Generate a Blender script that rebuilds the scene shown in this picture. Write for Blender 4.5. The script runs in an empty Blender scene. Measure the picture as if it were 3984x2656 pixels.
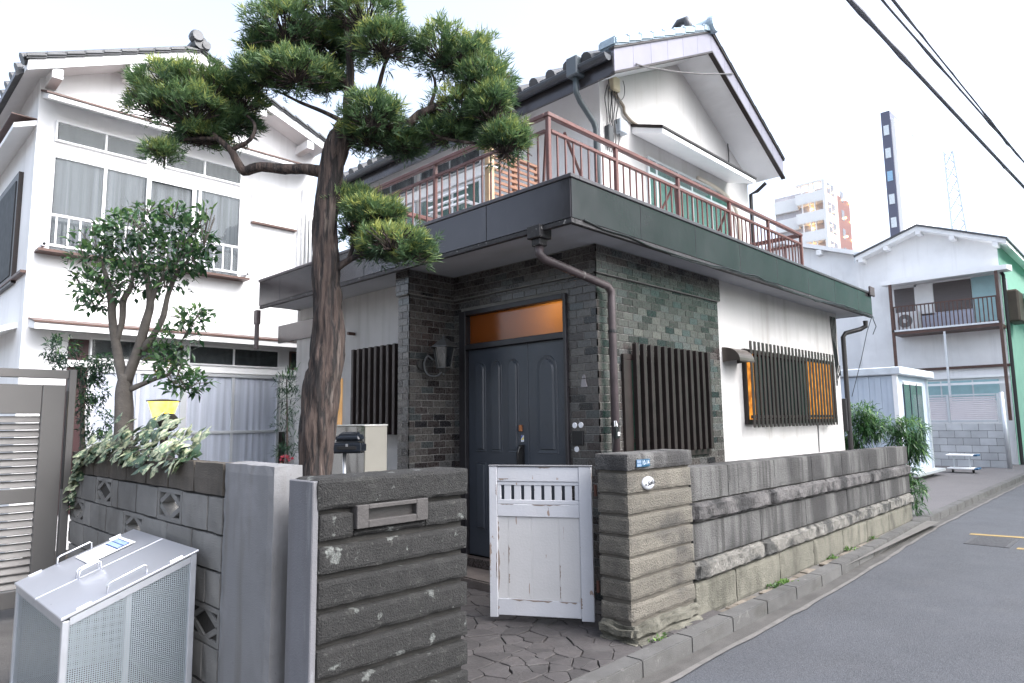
import bpy, bmesh, math, random
import numpy as np
from mathutils import Vector, Matrix, noise
random.seed(7); rng = np.random.default_rng(7)
R = math.radians
sc = bpy.context.scene
COL = sc.collection

# ------------------------------------------------------------------ camera
cam_d = bpy.data.cameras.new('Camera'); cam = bpy.data.objects.new('Camera', cam_d); COL.objects.link(cam)
YAW, PITCH, ROLL = R(44.3213), R(6.816), R(-0.7486)
fw = Vector((math.cos(YAW)*math.cos(PITCH), math.sin(YAW)*math.cos(PITCH), math.sin(PITCH)))
rt = Vector((math.sin(YAW), -math.cos(YAW), 0)); up = rt.cross(fw)
r2 = rt*math.cos(ROLL)+up*math.sin(ROLL); u2 = up*math.cos(ROLL)-rt*math.sin(ROLL)
cam.matrix_world = Matrix(((r2.x, u2.x, -fw.x, 0), (r2.y, u2.y, -fw.y, 0), (r2.z, u2.z, -fw.z, 1.45), (0, 0, 0, 1)))
cam_d.lens = 23.6; cam_d.sensor_width = 36; cam_d.clip_start = 0.05; cam_d.clip_end = 2000
sc.camera = cam
# ------------------------------------------------------------------ sky, sun, exposure
SUN_EL, SUN_AZ = R(48), R(-72)          # direction towards the sun, azimuth from +X
w = bpy.data.worlds.new('World'); sc.world = w; w.use_nodes = True
nt = w.node_tree; nt.nodes.clear()
sky = nt.nodes.new('ShaderNodeTexSky'); sky.sky_type = 'NISHITA'; sky.sun_disc = False
sky.sun_elevation = SUN_EL; sky.sun_rotation = R(90)-SUN_AZ
sky.air_density = 1.0; sky.dust_density = 6.0; sky.ozone_density = 1.0
hsv = nt.nodes.new('ShaderNodeHueSaturation'); hsv.inputs['Saturation'].default_value = 0.5
bg = nt.nodes.new('ShaderNodeBackground'); bg.inputs['Strength'].default_value = 0.15
wo = nt.nodes.new('ShaderNodeOutputWorld')
nt.links.new(sky.outputs[0], hsv.inputs['Color']); nt.links.new(hsv.outputs[0], bg.inputs[0]); nt.links.new(bg.outputs[0], wo.inputs[0])
sd = bpy.data.lights.new('Sun', 'SUN'); sd.energy = 0.5; sd.angle = R(40); sd.color = (1, 0.985, 0.965)
so = bpy.data.objects.new('Sun', sd); COL.objects.link(so)
sv = Vector((math.cos(SUN_AZ)*math.cos(SUN_EL), math.sin(SUN_AZ)*math.cos(SUN_EL), math.sin(SUN_EL)))
so.rotation_euler = sv.to_track_quat('Z', 'Y').to_euler(); so.location = sv*30
sc.view_settings.view_transform = 'Standard'; sc.view_settings.look = 'None'
sc.view_settings.gamma = 1; sc.view_settings.exposure = 1.88
sc.view_settings.use_curve_mapping = False
sc.view_settings.use_white_balance = True; sc.view_settings.white_balance_temperature = 6150; sc.view_settings.white_balance_tint = 10   # camera set to a cool white balance

# ------------------------------------------------------------------ materials
MATS = {}
def _nodes(name):
    m = bpy.data.materials.new(name); m.use_nodes = True
    t = m.node_tree; t.nodes.clear()
    return m, t, t.nodes, t.links
def _noise(N, L, pos, scale, detail=4, rough=.55):
    n = N.new('ShaderNodeTexNoise'); n.inputs['Detail'].default_value = detail; n.inputs['Roughness'].default_value = rough
    if isinstance(scale, (tuple, list)):
        mp = N.new('ShaderNodeMapping'); mp.inputs['Scale'].default_value = scale; L.new(pos, mp.inputs[0]); L.new(mp.outputs[0], n.inputs['Vector']); n.inputs['Scale'].default_value = 1
    else:
        L.new(pos, n.inputs['Vector']); n.inputs['Scale'].default_value = scale
    return n.outputs['Fac']
def _ramp(N, L, fac, lo, hi):
    r = N.new('ShaderNodeMapRange'); r.inputs['From Min'].default_value = lo; r.inputs['From Max'].default_value = hi
    r.clamp = True; L.new(fac, r.inputs['Value']); return r.outputs[0]
def _mix(N, L, fac, a, b):
    m = N.new('ShaderNodeMix'); m.data_type = 'RGBA'
    if isinstance(fac, (int, float)): m.inputs[0].default_value = fac
    else: L.new(fac, m.inputs[0])
    for i, c in ((6, a), (7, b)):
        if isinstance(c, (tuple, list)): m.inputs[i].default_value = (*c[:3], 1)
        else: L.new(c, m.inputs[i])
    return m.outputs[2]
def _mul(N, L, a, b):
    m = N.new('ShaderNodeMath'); m.operation = 'MULTIPLY'; L.new(a, m.inputs[0])
    if isinstance(b, (int, float)): m.inputs[1].default_value = b
    else: L.new(b, m.inputs[1])
    return m.outputs[0]
def mat(name, col, rough=.7, metal=0., var=.12, vs=5, bump=.15, bs=60, stains=(), spec=.5, objrand=0., speck=None, coat=0):
    """stains: (colour, scale or (sx,sy,sz), lo, hi, amount)"""
    if name in MATS: return MATS[name]
    if max(col) < .415 and metal < .6: k_a = .68; col = tuple(q*k_a for q in col); stains = [(tuple(q*k_a for q in st[0]),)+tuple(st[1:]) for st in stains]
    m, t, N, L = _nodes(name)
    out = N.new('ShaderNodeOutputMaterial'); b = N.new('ShaderNodeBsdfPrincipled'); L.new(b.outputs[0], out.inputs[0])
    g = N.new('ShaderNodeNewGeometry'); pos = g.outputs['Position']
    c = _mix(N, L, _ramp(N, L, _noise(N, L, pos, vs), .3, .7), [x*(1-var) for x in col], [min(1, x*(1+var)) for x in col])
    for (sc_, s, lo, hi, amt) in stains:
        c = _mix(N, L, _mul(N, L, _ramp(N, L, _noise(N, L, pos, s), lo, hi), amt), c, sc_)
    if speck:
        c = _mix(N, L, _mul(N, L, _ramp(N, L, _noise(N, L, pos, speck[1], 2), .35, .65), speck[2]), c, speck[0])
    if objrand:
        oi = N.new('ShaderNodeObjectInfo'); h = N.new('ShaderNodeHueSaturation'); L.new(c, h.inputs['Color'])
        mr = N.new('ShaderNodeMapRange'); mr.inputs['To Min'].default_value = 1-objrand; mr.inputs['To Max'].default_value = 1+objrand
        L.new(oi.outputs['Random'], mr.inputs['Value']); L.new(mr.outputs[0], h.inputs['Value']); c = h.outputs[0]
    L.new(c, b.inputs['Base Color']); b.inputs['Metallic'].default_value = metal
    b.inputs['Specular IOR Level'].default_value = spec; b.inputs['Coat Weight'].default_value = coat
    rr = N.new('ShaderNodeMapRange'); rr.inputs['To Min'].default_value = max(.03, rough-.1); rr.inputs['To Max'].default_value = min(1, rough+.1)
    L.new(_noise(N, L, pos, vs*2.3 if not isinstance(vs, tuple) else 12), rr.inputs['Value']); L.new(rr.outputs[0], b.inputs['Roughness'])
    if bump:
        bp = N.new('ShaderNodeBump'); bp.inputs['Strength'].default_value = bump; bp.inputs['Distance'].default_value = .02
        L.new(_noise(N, L, pos, bs, 6, .6), bp.inputs['Height']); L.new(bp.outputs[0], b.inputs['Normal'])
    MATS[name] = m; return m
def glass(name, tint=(.55, .6, .62), amount=.45, rough=.03):
    if name in MATS: return MATS[name]
    m, t, N, L = _nodes(name)
    out = N.new('ShaderNodeOutputMaterial'); mx = N.new('ShaderNodeMixShader'); tr = N.new('ShaderNodeBsdfTransparent'); gl = N.new('ShaderNodeBsdfGlossy')
    fr = N.new('ShaderNodeLayerWeight'); fr.inputs[0].default_value = .5
    pw = N.new('ShaderNodeMath'); pw.operation = 'POWER'; pw.inputs[1].default_value = 4; L.new(fr.outputs['Facing'], pw.inputs[0])
    ad = N.new('ShaderNodeMath'); ad.operation = 'MULTIPLY_ADD'; ad.use_clamp = True; ad.inputs[1].default_value = .8; ad.inputs[2].default_value = amount*.25; L.new(pw.outputs[0], ad.inputs[0])
    tr.inputs[0].default_value = (*tint, 1); gl.inputs['Roughness'].default_value = rough; gl.inputs[0].default_value = (.9, .93, .95, 1)
    L.new(ad.outputs[0], mx.inputs[0]); L.new(tr.outputs[0], mx.inputs[1]); L.new(gl.outputs[0], mx.inputs[2]); L.new(mx.outputs[0], out.inputs[0])
    MATS[name] = m; return m
def lit(name, col, strength, col2=None, s=6, glossy=.0):
    if name in MATS: return MATS[name]
    m, t, N, L = _nodes(name)
    out = N.new('ShaderNodeOutputMaterial'); e = N.new('ShaderNodeEmission'); e.inputs[1].default_value = strength
    g = N.new('ShaderNodeNewGeometry')
    c = _mix(N, L, _ramp(N, L, _noise(N, L, g.outputs['Position'], s, 2), .35, .65), col, col2 or col)
    L.new(c, e.inputs[0])
    gl = N.new('ShaderNodeBsdfGlossy'); gl.inputs['Roughness'].default_value = .25; gl.inputs[0].default_value = (.8, .8, .8, 1)
    mx = N.new('ShaderNodeMixShader'); mx.inputs[0].default_value = glossy; L.new(e.outputs[0], mx.inputs[1]); L.new(gl.outputs[0], mx.inputs[2]); L.new(mx.outputs[0], out.inputs[0])
    MATS[name] = m; return m
def leafmat(name, c1, c2, c3, rough=.45, trans=.25):
    """colour by a per-leaf 'tint' attribute: 0 dark, .5 mid, 1 new growth"""
    if name in MATS: return MATS[name]
    m, t, N, L = _nodes(name)
    out = N.new('ShaderNodeOutputMaterial'); b = N.new('ShaderNodeBsdfPrincipled'); tl = N.new('ShaderNodeBsdfTranslucent'); mx = N.new('ShaderNodeMixShader')
    a = N.new('ShaderNodeAttribute'); a.attribute_name = 'tint'
    r = N.new('ShaderNodeValToRGB'); e = r.color_ramp.elements
    e[0].color = (*c1, 1); e[1].color = (*c3, 1); k = e.new(.55); k.color = (*c2, 1)
    L.new(a.outputs['Fac'], r.inputs[0]); L.new(r.outputs[0], b.inputs['Base Color']); L.new(r.outputs[0], tl.inputs[0])
    b.inputs['Roughness'].default_value = rough; mx.inputs[0].default_value = trans
    L.new(b.outputs[0], mx.inputs[1]); L.new(tl.outputs[0], mx.inputs[2]); L.new(mx.outputs[0], out.inputs[0])
    MATS[name] = m; return m
def meshmetal(name, col, hole=.011):
    """punched sheet metal: far too fine to model, holes by position"""
    if name in MATS: return MATS[name]
    m, t, N, L = _nodes(name)
    out = N.new('ShaderNodeOutputMaterial'); b = N.new('ShaderNodeBsdfPrincipled'); tr = N.new('ShaderNodeBsdfTransparent'); mx = N.new('ShaderNodeMixShader')
    g = N.new('ShaderNodeNewGeometry'); sp = N.new('ShaderNodeSeparateXYZ'); L.new(g.outputs['Position'], sp.inputs[0])
    ad = N.new('ShaderNodeMath'); ad.operation = 'ADD'; L.new(sp.outputs[0], ad.inputs[0]); L.new(sp.outputs[1], ad.inputs[1])
    def wave(src):
        a = N.new('ShaderNodeMath'); a.operation = 'MULTIPLY'; a.inputs[1].default_value = math.pi/hole; L.new(src, a.inputs[0])
        s = N.new('ShaderNodeMath'); s.operation = 'SINE'; L.new(a.outputs[0], s.inputs[0]); return s.outputs[0]
    pr = _mul(N, L, wave(ad.outputs[0]), wave(sp.outputs[2]))
    ab = N.new('ShaderNodeMath'); ab.operation = 'ABSOLUTE'; L.new(pr, ab.inputs[0])
    gt = N.new('ShaderNodeMath'); gt.operation = 'GREATER_THAN'; gt.inputs[1].default_value = .52; L.new(ab.outputs[0], gt.inputs[0])
    b.inputs['Base Color'].default_value = (*col, 1); b.inputs['Metallic'].default_value = .85; b.inputs['Roughness'].default_value = .42
    L.new(gt.outputs[0], mx.inputs[0]); L.new(b.outputs[0], mx.inputs[1]); L.new(tr.outputs[0], mx.inputs[2]); L.new(mx.outputs[0], out.inputs[0])
    MATS[name] = m; return m

WHITE = mat('white_wall_paint', (.80, .80, .80), .75, var=.03, vs=2, bump=.08, bs=120, stains=[((.45, .44, .43), (5, 5, .4), .55, .8, .35), ((.55, .54, .53), 1.3, .5, .75, .3)])
WHITE2 = mat('white_wall_paint_weathered', (.53, .52, .51), .8, var=.05, vs=1.5, bump=.15, bs=140, stains=[((.33, .31, .27), (7, 7, .35), .56, .8, .45), ((.45, .43, .40), 2.2, .55, .75, .3)])
SOFFIT = mat('soffit_paint', (.78, .79, .80), .8, var=.06, vs=1.2, bump=.1, bs=90, stains=[((.36, .36, .34), (2.5, .8, 1), .55, .8, .4)])
TRIM = mat('white_trim', (.82, .82, .82), .55, var=.03, bump=.04)
BROWNTRIM = mat('brown_metal_trim', (.12, .06, .045), .5, var=.2, bump=.1)
FASCIA = mat('dark_fascia_metal', (.080, .076, .082), .22, metal=.5, var=.14, vs=1.6, bump=.06, bs=12, stains=[((.16, .15, .15), (6, 6, 1.2), .6, .8, .35)], objrand=.04)
DRIP = mat('peeling_drip_edge', (.035, .032, .035), .6, var=.3, vs=14, bump=.4, bs=40, stains=[((.5, .48, .45), 22, .66, .72, .9)])
RAIL = mat('rusty_red_rail_paint', (.155, .056, .046), .5, var=.2, vs=9, bump=.15, stains=[((.17, .12, .115), 5, .5, .68, .5), ((.10, .03, .02), 16, .6, .7, .7)])
ALU = mat('aluminium_frame', (.62, .64, .66), .4, metal=.6, var=.05, bump=.03)
DARKALU = mat('dark_bronze_metal', (.035, .026, .024), .42, metal=.3, var=.2, bump=.05)
GLASS = glass('window_glass', (.93, .95, .95), .07); 
CURT = mat('grey_lace_curtain', (.15, .155, .17), .9, var=.4, vs=(26, 26, .5), bump=.1)  # light and dark of the folds painted in as vertical colour streaks
CURTW = mat('pale_curtain', (.55, .54, .62), .9, var=.22, vs=(16, 16, .4), bump=.1)  # fold shading streaked into the colour here too
CURTG = mat('green_curtain', (.13, .23, .205), .9, var=.15, vs=6, bump=.1)
ROOM = mat('dark_room', (.05, .05, .05), .95, bump=0)
STEEL = mat('brushed_steel', (.62, .63, .65), .3, metal=.9, var=.06, vs=(3), bump=.05, bs=40)
PIPE = mat('brown_pipe_paint', (.085, .065, .068), .5, var=.25, vs=7, bump=.15, stains=[((.45, .43, .40), (10, 10, 3), .64, .7, .8)])
BLACK = mat('black_plastic', (.012, .012, .014), .35, var=.1, bump=.05)
RTILE = mat('roof_tile_grey', (.10, .105, .115), .45, var=.2, vs=6, bump=.15, objrand=.2)
BTILE = mat('roof_tile_glare_blue', (.30, .38, .44), .25, var=.18, vs=8, bump=.1, objrand=.2)  # glare on the near verge is put into this pale blue
AMBER = lit('amber_lit_glass', (.55, .20, .03), .55, (.40, .13, .02), 3, .10)
AMBER2 = lit('amber_lit_pattern_glass', (.80, .31, .035), .5, (.38, .12, .015), 11, .12)

# ------------------------------------------------------------------ building helpers
class MB:
    def __init__(s): s.v = []; s.f = []; s.mi = []; s.cur = 0
    def add(s, vs, fs):
        o = len(s.v); s.v += [tuple(p) for p in vs]; s.f += [tuple(i+o for i in f) for f in fs]; s.mi += [s.cur]*len(fs); return s
    def box(s, x0, x1, y0, y1, z0, z1):
        return s.add([(x0, y0, z0), (x1, y0, z0), (x1, y1, z0), (x0, y1, z0), (x0, y0, z1), (x1, y0, z1), (x1, y1, z1), (x0, y1, z1)],
                     [(0, 3, 2, 1), (4, 5, 6, 7), (0, 1, 5, 4), (1, 2, 6, 5), (2, 3, 7, 6), (3, 0, 4, 7)])
    def obox(s, p0, p1, width, h0, h1):
        """box along a plan line p0-p1 (x,y), given width to both sides"""
        a = Vector(p0); b = Vector(p1); d = (b-a).normalized(); n = Vector((-d.y, d.x))*width/2
        q = [a-n, b-n, b+n, a+n]
        return s.add([(*p, h0) for p in q]+[(*p, h1) for p in q], [(0, 3, 2, 1), (4, 5, 6, 7), (0, 1, 5, 4), (1, 2, 6, 5), (2, 3, 7, 6), (3, 0, 4, 7)])
    def prism(s, poly, axis, a, b):
        """poly: 2d points in the other two axes (order xyz minus axis)"""
        def P(p, t): return {'x': (t, p[0], p[1]), 'y': (p[0], t, p[1]), 'z': (p[0], p[1], t)}[axis]
        n = len(poly)
        return s.add([P(p, a) for p in poly]+[P(p, b) for p in poly], [tuple(range(n))[::-1], tuple(range(n, 2*n))]+[(i, (i+1) % n, n+(i+1) % n, n+i) for i in range(n)])
    def tube(s, pts, r, seg=8, caps=True):
        P = [Vector(p[:3]) for p in pts]; rs = [p[3] if len(p) > 3 else r for p in pts]
        n = len(P); vs = []; fs = []; ref = None
        for i in range(n):
            d = (P[min(i+1, n-1)]-P[max(i-1, 0)]).normalized()
            if ref is None: ref = d.orthogonal().normalized()
            ref = (ref-d*ref.dot(d)).normalized(); bi = d.cross(ref)
            for k in range(seg):
                a = 2*math.pi*k/seg; vs.append(P[i]+(ref*math.cos(a)+bi*math.sin(a))*rs[i])
        for i in range(n-1):
            for k in range(seg):
                fs.append((i*seg+k, i*seg+(k+1) % seg, (i+1)*seg+(k+1) % seg, (i+1)*seg+k))
        if caps: fs += [tuple(range(seg))[::-1], tuple(range((n-1)*seg, n*seg))]
        return s.add(vs, fs)
    def lathe(s, prof, c, seg=16, axis='z'):
        vs = []; fs = []; n = len(prof)
        for r_, h in prof:
            for k in range(seg):
                a = 2*math.pi*k/seg; q = (r_*math.cos(a), r_*math.sin(a))
                vs.append({'z': (c[0]+q[0], c[1]+q[1], c[2]+h), 'y': (c[0]+q[0], c[1]+h, c[2]+q[1]), 'x': (c[0]+h, c[1]+q[0], c[2]+q[1])}[axis])
        for i in range(n-1):
            for k in range(seg): fs.append((i*seg+k, i*seg+(k+1) % seg, (i+1)*seg+(k+1) % seg, (i+1)*seg+k))
        fs += [tuple(range(seg))[::-1], tuple(range((n-1)*seg, n*seg))]
        return s.add(vs, fs)
    def mesh(s, name, mats, bevel=0, smooth=False, bseg=1):
        me = bpy.data.meshes.new(name); me.from_pydata(s.v, [], s.f)
        for m in (mats if isinstance(mats, (list, tuple)) else [mats]): me.materials.append(m)
        if any(s.mi): me.polygons.foreach_set('material_index', s.mi)
        bm = bmesh.new(); bm.from_mesh(me); bmesh.ops.recalc_face_normals(bm, faces=bm.faces)
        if bevel:
            ed = [e for e in bm.edges if len(e.link_faces) == 2 and e.calc_face_angle(0) > .5]
            bmesh.ops.bevel(bm, geom=ed, offset=bevel, segments=bseg, affect='EDGES', clamp_overlap=True)
        bm.to_mesh(me); bm.free()
        if smooth: me.polygons.foreach_set('use_smooth', [True]*len(me.polygons))
        return me
    def build(s, name, mats, parent=None, bevel=0, smooth=False, bseg=1, kind=None):
        return place(name, s.mesh(name, mats, bevel, smooth, bseg), parent, kind=kind)
def place(name, me, parent=None, loc=None, scale=None, rot=None, kind=None):
    o = bpy.data.objects.new(name, me); COL.objects.link(o)
    if loc is not None: o.location = loc
    if scale is not None: o.scale = scale
    if rot is not None: o.rotation_euler = rot
    if parent is not None:
        o.parent = parent
        if parent.type == 'EMPTY': o.matrix_parent_inverse = Matrix.Translation(-parent.location)
    if kind: o['kind'] = kind
    return o
def tag(o, label, cat, group=None):
    o['label'] = label; o['category'] = cat
    if group: o['group'] = group
    return o
def thing(name, label, cat, loc, group=None):
    o = bpy.data.objects.new(name, None); COL.objects.link(o); o.location = loc; o.empty_display_size = .1
    return tag(o, label, cat, group)
def struct(name, mb, m, **k):
    o = mb.build(name, m, **k); o['kind'] = 'structure'; return o
def nz(p, s=1.): return noise.noise(Vector(p)*s)
def rough_box(x0, x1, y0, y1, z0, z1, step=.03, amp=.006, bev=.006, fs=9, seed=0, front=None):
    """stone block: subdivided box, knocked edges, noisy faces; front = extra amplitude on the -y face"""
    mb = MB(); L = (x1-x0, y1-y0, z1-z0); n = [max(1, min(40, int(round(l/step)))) for l in L]
    idx = {}
    def V(i, j, k):
        if (i, j, k) in idx: return idx[i, j, k]
        t = (i/n[0], j/n[1], k/n[2]); p = Vector((x0+t[0]*L[0], y0+t[1]*L[1], z0+t[2]*L[2]))
        ex = [t[a] in (0., 1.) for a in range(3)]
        q = p.copy()
        if sum(ex) >= 2:
            for a in range(3):
                if ex[a]: q[a] += (1 if t[a] == 0 else -1)*bev*(1+.8*nz(p+Vector((seed, 0, 0)), 14))
        nv = noise.noise_vector((p+Vector((seed*3.1, seed, 0)))*fs)+.5*noise.noise_vector(p*fs*2.7)
        q += nv*amp
        if front and t[1] == 0 and not (ex[0] or ex[2]): q.y -= front*(.5+.8*abs(nz(p+Vector((0, 0, seed)), fs*.8))+.5*nz(p, fs*2.5))
        if front and t[0] == 0 and not (ex[1] or ex[2]): q.x -= front*(.4+.8*abs(nz(p+Vector((0, 0, seed)), fs*.8)))
        idx[i, j, k] = len(mb.v); mb.v.append(tuple(q)); return idx[i, j, k]
    def F(*c): mb.f.append(tuple(V(*q) for q in c)); mb.mi.append(0)
    for i in range(n[0]):
        for j in range(n[1]):
            F((i, j, 0), (i, j+1, 0), (i+1, j+1, 0), (i+1, j, 0)); F((i, j, n[2]), (i+1, j, n[2]), (i+1, j+1, n[2]), (i, j+1, n[2]))
        for k in range(n[2]):
            F((i, 0, k), (i+1, 0, k), (i+1, 0, k+1), (i, 0, k+1)); F((i, n[1], k), (i, n[1], k+1), (i+1, n[1], k+1), (i+1, n[1], k))
    for j in range(n[1]):
        for k in range(n[2]):
            F((0, j, k), (0, j, k+1), (0, j+1, k+1), (0, j+1, k)); F((n[0], j, k), (n[0], j+1, k), (n[0], j+1, k+1), (n[0], j, k+1))
    return mb
def spline(pts, sub=4):
    """catmull-rom through (x,y,z,r)"""
    P = [np.array(p, float) for p in pts]; P = [2*P[0]-P[1]]+P+[2*P[-1]-P[-2]]; out = []
    for i in range(1, len(P)-2):
        for k in range(sub):
            t = k/sub; a, b, c, d = P[i-1:i+3]
            q = .5*((2*b)+(c-a)*t+(2*a-5*b+4*c-d)*t*t+(3*b-a-3*c+d)*t**3); out.append(tuple(q))
    out.append(tuple(P[-2])); return out
def text_mesh(txt, size, shear=0, bold=0, xs=1.):
    c = bpy.data.curves.new('t', 'FONT'); c.body = txt; c.size = size; c.shear = shear; c.offset = bold; c.extrude = .0008; c.align_x = 'CENTER'; c.align_y = 'CENTER'
    o = bpy.data.objects.new('t', c); COL.objects.link(o); bpy.context.view_layer.update()
    me = bpy.data.meshes.new_from_object(o.evaluated_get(bpy.context.evaluated_depsgraph_get())); bpy.data.objects.remove(o)
    if xs != 1: me.transform(Matrix.Diagonal((xs, 1, 1, 1)))
    return me
def curtain(x0, x1, y, z0, z1, pitch=.11, amp=.025, axis='x', seed=0):
    mb = MB(); n = max(8, int((x1-x0)/pitch*8)); vs = []
    for i in range(n+1):
        t = x0+(x1-x0)*i/n; a = amp*(.6+.8*abs(nz((t*4, seed, 5))))*math.sin(2*math.pi*(t/pitch+1.6*nz((t*2.2, seed, 0))))+amp*.9*nz((t*3, seed, 1))
        for z in (z0, z1): vs.append((t, y+a, z) if axis == 'x' else (y+a, t, z))
    mb.add(vs, [(2*i, 2*i+2, 2*i+3, 2*i+1) for i in range(n)]); return mb

# ================================================================== THE SETTING
ASPH = mat('asphalt', (.054, .057, .066), .85, var=.2, vs=1.3, bump=.5, bs=150, stains=[((.05, .05, .054), (1.2, 3, 1), .5, .75, .6), ((.12, .118, .122), 3.1, .6, .8, .35)], speck=((.10, .105, .12), 115, .6))
ASPH2 = mat('driveway_asphalt', (.115, .105, .11), .85, var=.08, vs=1.5, bump=.3, bs=200, speck=((.18, .18, .18), 240, .3))
GUT = mat('gutter_concrete', (.090, .085, .08), .85, var=.25, vs=4, bump=.3, bs=90, stains=[((.06, .055, .05), (2, 9, 1), .5, .7, .7)])
EDGE = mat('pale_gutter_edge', (.17, .16, .152), .9, var=.2, vs=9, bump=.3, bs=90)
KERB = mat('kerb_concrete', (.11, .107, .104), .85, var=.18, vs=5, bump=.35, bs=110, stains=[((.07, .066, .058), (4, 4, 8), .52, .7, .7), ((.26, .25, .24), 14, .64, .74, .6)], objrand=.1)
SOIL = mat('garden_soil', (.05, .04, .03), .95, var=.3, vs=12, bump=.8, bs=60)
YARD = mat('yard_concrete', (.16, .15, .14), .9, var=.2, vs=3, bump=.3, bs=60)
PAVE = mat('crazy_paving_stone', (.060, .054, .054), .75, var=.16, vs=7, bump=.4, bs=45, stains=[((.07, .062, .06), 5, .52, .7, .6), ((.12, .117, .114), 3, .55, .72, .5)], objrand=.25)

struct('ground', MB().box(-400, 900, -500, 600, -1, -.13), YARD)
mb = MB(); mb.add([(-30, -7, -.110), (120, -7, -.110), (120, 2.6, -.110), (-30, 2.6, -.110)], [(0, 1, 2, 3)]); struct('road', mb, ASPH)
KP = [(-12, 2.38), (-4, 2.40), (3.2, 2.44), (6.6, 2.47), (11.1, 2.66), (16, 2.71), (20.4, 2.73), (60, 2.9)]
def ky(x): return float(np.interp(x, [p[0] for p in KP], [p[1] for p in KP]))
xs = np.arange(-8, 45, .25)
mb = MB(); rag = [ky(x)-.165-.02*nz((x*2, 0, 0))-.025*max(0, nz((x*.9, 3, 0))) for x in xs]
mb.add([(x, ky(x)+.02, -.104) for x in xs]+[(x, r_+.045, -.104) for x, r_ in zip(xs, rag)], [(i, i+1, len(xs)+i+1, len(xs)+i) for i in range(len(xs)-1)]); struct('gutter', mb, GUT)
mb = MB(); mb.add([(x, r_+.05, -.100) for x, r_ in zip(xs, rag)]+[(x, r_+.012+.025*nz((x*6, 1, 0)), -.100) for x, r_ in zip(xs, rag)], [(i, i+1, len(xs)+i+1, len(xs)+i) for i in range(len(xs)-1)]); struct('gutter_edge', mb, EDGE)
# kerb: separate stones
kerb = bpy.data.objects.new('kerb', None); COL.objects.link(kerb); kerb['kind'] = 'structure'
x = -3.0
while x < 40:
    l = .6 if x < 22 else 1.2
    a = (x+.002, ky(x)); b = (x+l-.002, ky(x+l)); d = (Vector(b)-Vector(a)).normalized(); n = Vector((-d.y, d.x)); dz = .004*nz((x*3, 0, 0))
    q = [Vector(a), Vector(b), Vector(b)+n*.125, Vector(a)+n*.125]; m2 = MB()
    m2.add([(*p, -.16) for p in q]+[(*p, .0+dz) for p in q], [(0, 3, 2, 1), (4, 5, 6, 7), (0, 1, 5, 4), (1, 2, 6, 5), (2, 3, 7, 6), (3, 0, 4, 7)])
    m2.build('kerb_stone', KERB, kerb, bevel=.007, bseg=2); x += l
# yard, driveway, garden
mb = MB(); mb.add([(-9, 2.5, -.035), (11.2, 2.5, -.035), (11.2, 30, -.035), (-9, 30, -.035)], [(0, 1, 2, 3)]); struct('yard', mb, YARD)
mb = MB(); mb.add([(x, ky(x)+.12, -.012) for x in np.arange(11.0, 45, 1)]+[(x, 20, -.012) for x in np.arange(11.0, 45, 1)], [(i, i+1, 34+i+1, 34+i) for i in range(33)]); struct('driveway', mb, ASPH2)
mb = MB().box(1.66, 4.2, 5.6, 9.2, -.03, .06); struct('garden_bed', mb, SOIL)
# crazy paving, each stone its own piece
pave = bpy.data.objects.new('crazy_paving', None); COL.objects.link(pave); pave['kind'] = 'structure'
mb = MB(); mb.add([(1.66, 2.56, -.022), (4.9, 2.56, -.022), (4.9, 5.5, -.022), (1.66, 5.5, -.022)], [(0, 1, 2, 3)]); struct('paving_bed', mb, mat('dark_joint_mortar', (.035, .031, .028), .95, var=.3, vs=20, bump=.3))
def clip(poly, a, b, c):   # keep a*x+b*y<=c
    out = []
    for i in range(len(poly)):
        p, q = poly[i], poly[(i+1) % len(poly)]; dp = a*p[0]+b*p[1]-c; dq = a*q[0]+b*q[1]-c
        if dp <= 0: out.append(p)
        if (dp < 0) != (dq < 0) and dp != dq: t = dp/(dp-dq); out.append((p[0]+(q[0]-p[0])*t, p[1]+(q[1]-p[1])*t))
    return out
pts = []
while len(pts) < 380:
    p = (random.uniform(2.0, 4.75), random.uniform(2.55, 5.3))
    mind = .05+.085*(nz((p[0]*1.7, p[1]*1.7, 5))+.5)
    if all((p[0]-q[0])**2+(p[1]-q[1])**2 > mind**2 for q in pts) or random.random() < .004: pts.append(p)
for i, p in enumerate(pts):
    poly = [(1.9, 2.56), (4.9, 2.56), (4.9, 5.5), (1.9, 5.5)]
    poly = clip(poly, 0, -1, -2.575)
    for j, q in enumerate(pts):
        if j == i or (p[0]-q[0])**2+(p[1]-q[1])**2 > 1.2: continue
        dx, dy = q[0]-p[0], q[1]-p[1]; l = math.hypot(dx, dy)
        poly = clip(poly, dx/l, dy/l, (dx*(p[0]+q[0])+dy*(p[1]+q[1]))/2/l-.003)
        if len(poly) < 3: break
    if len(poly) < 3: continue
    pp = []
    for k in range(len(poly)):      # wobbly broken edges
        a, b = poly[k], poly[(k+1) % len(poly)]; pp.append(a)
        if math.hypot(a[0]-b[0], a[1]-b[1]) > .09: pp.append(((a[0]+b[0])/2+random.uniform(-.007, .007), (a[1]+b[1])/2+random.uniform(-.007, .007)))
    m2 = MB(); zt = -.004+random.uniform(-.004, .004); tx, ty = random.uniform(-.015, .015), random.uniform(-.015, .015)
    n = len(pp); m2.add([(x, y, -.03) for x, y in pp]+[(x, y, zt+tx*(x-p[0])+ty*(y-p[1])) for x, y in pp], [tuple(range(n, 2*n))]+[(k, (k+1) % n, n+(k+1) % n, n+k) for k in range(n)])
    m2.build('paving_stone', PAVE, pave, bevel=.0025)
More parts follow.
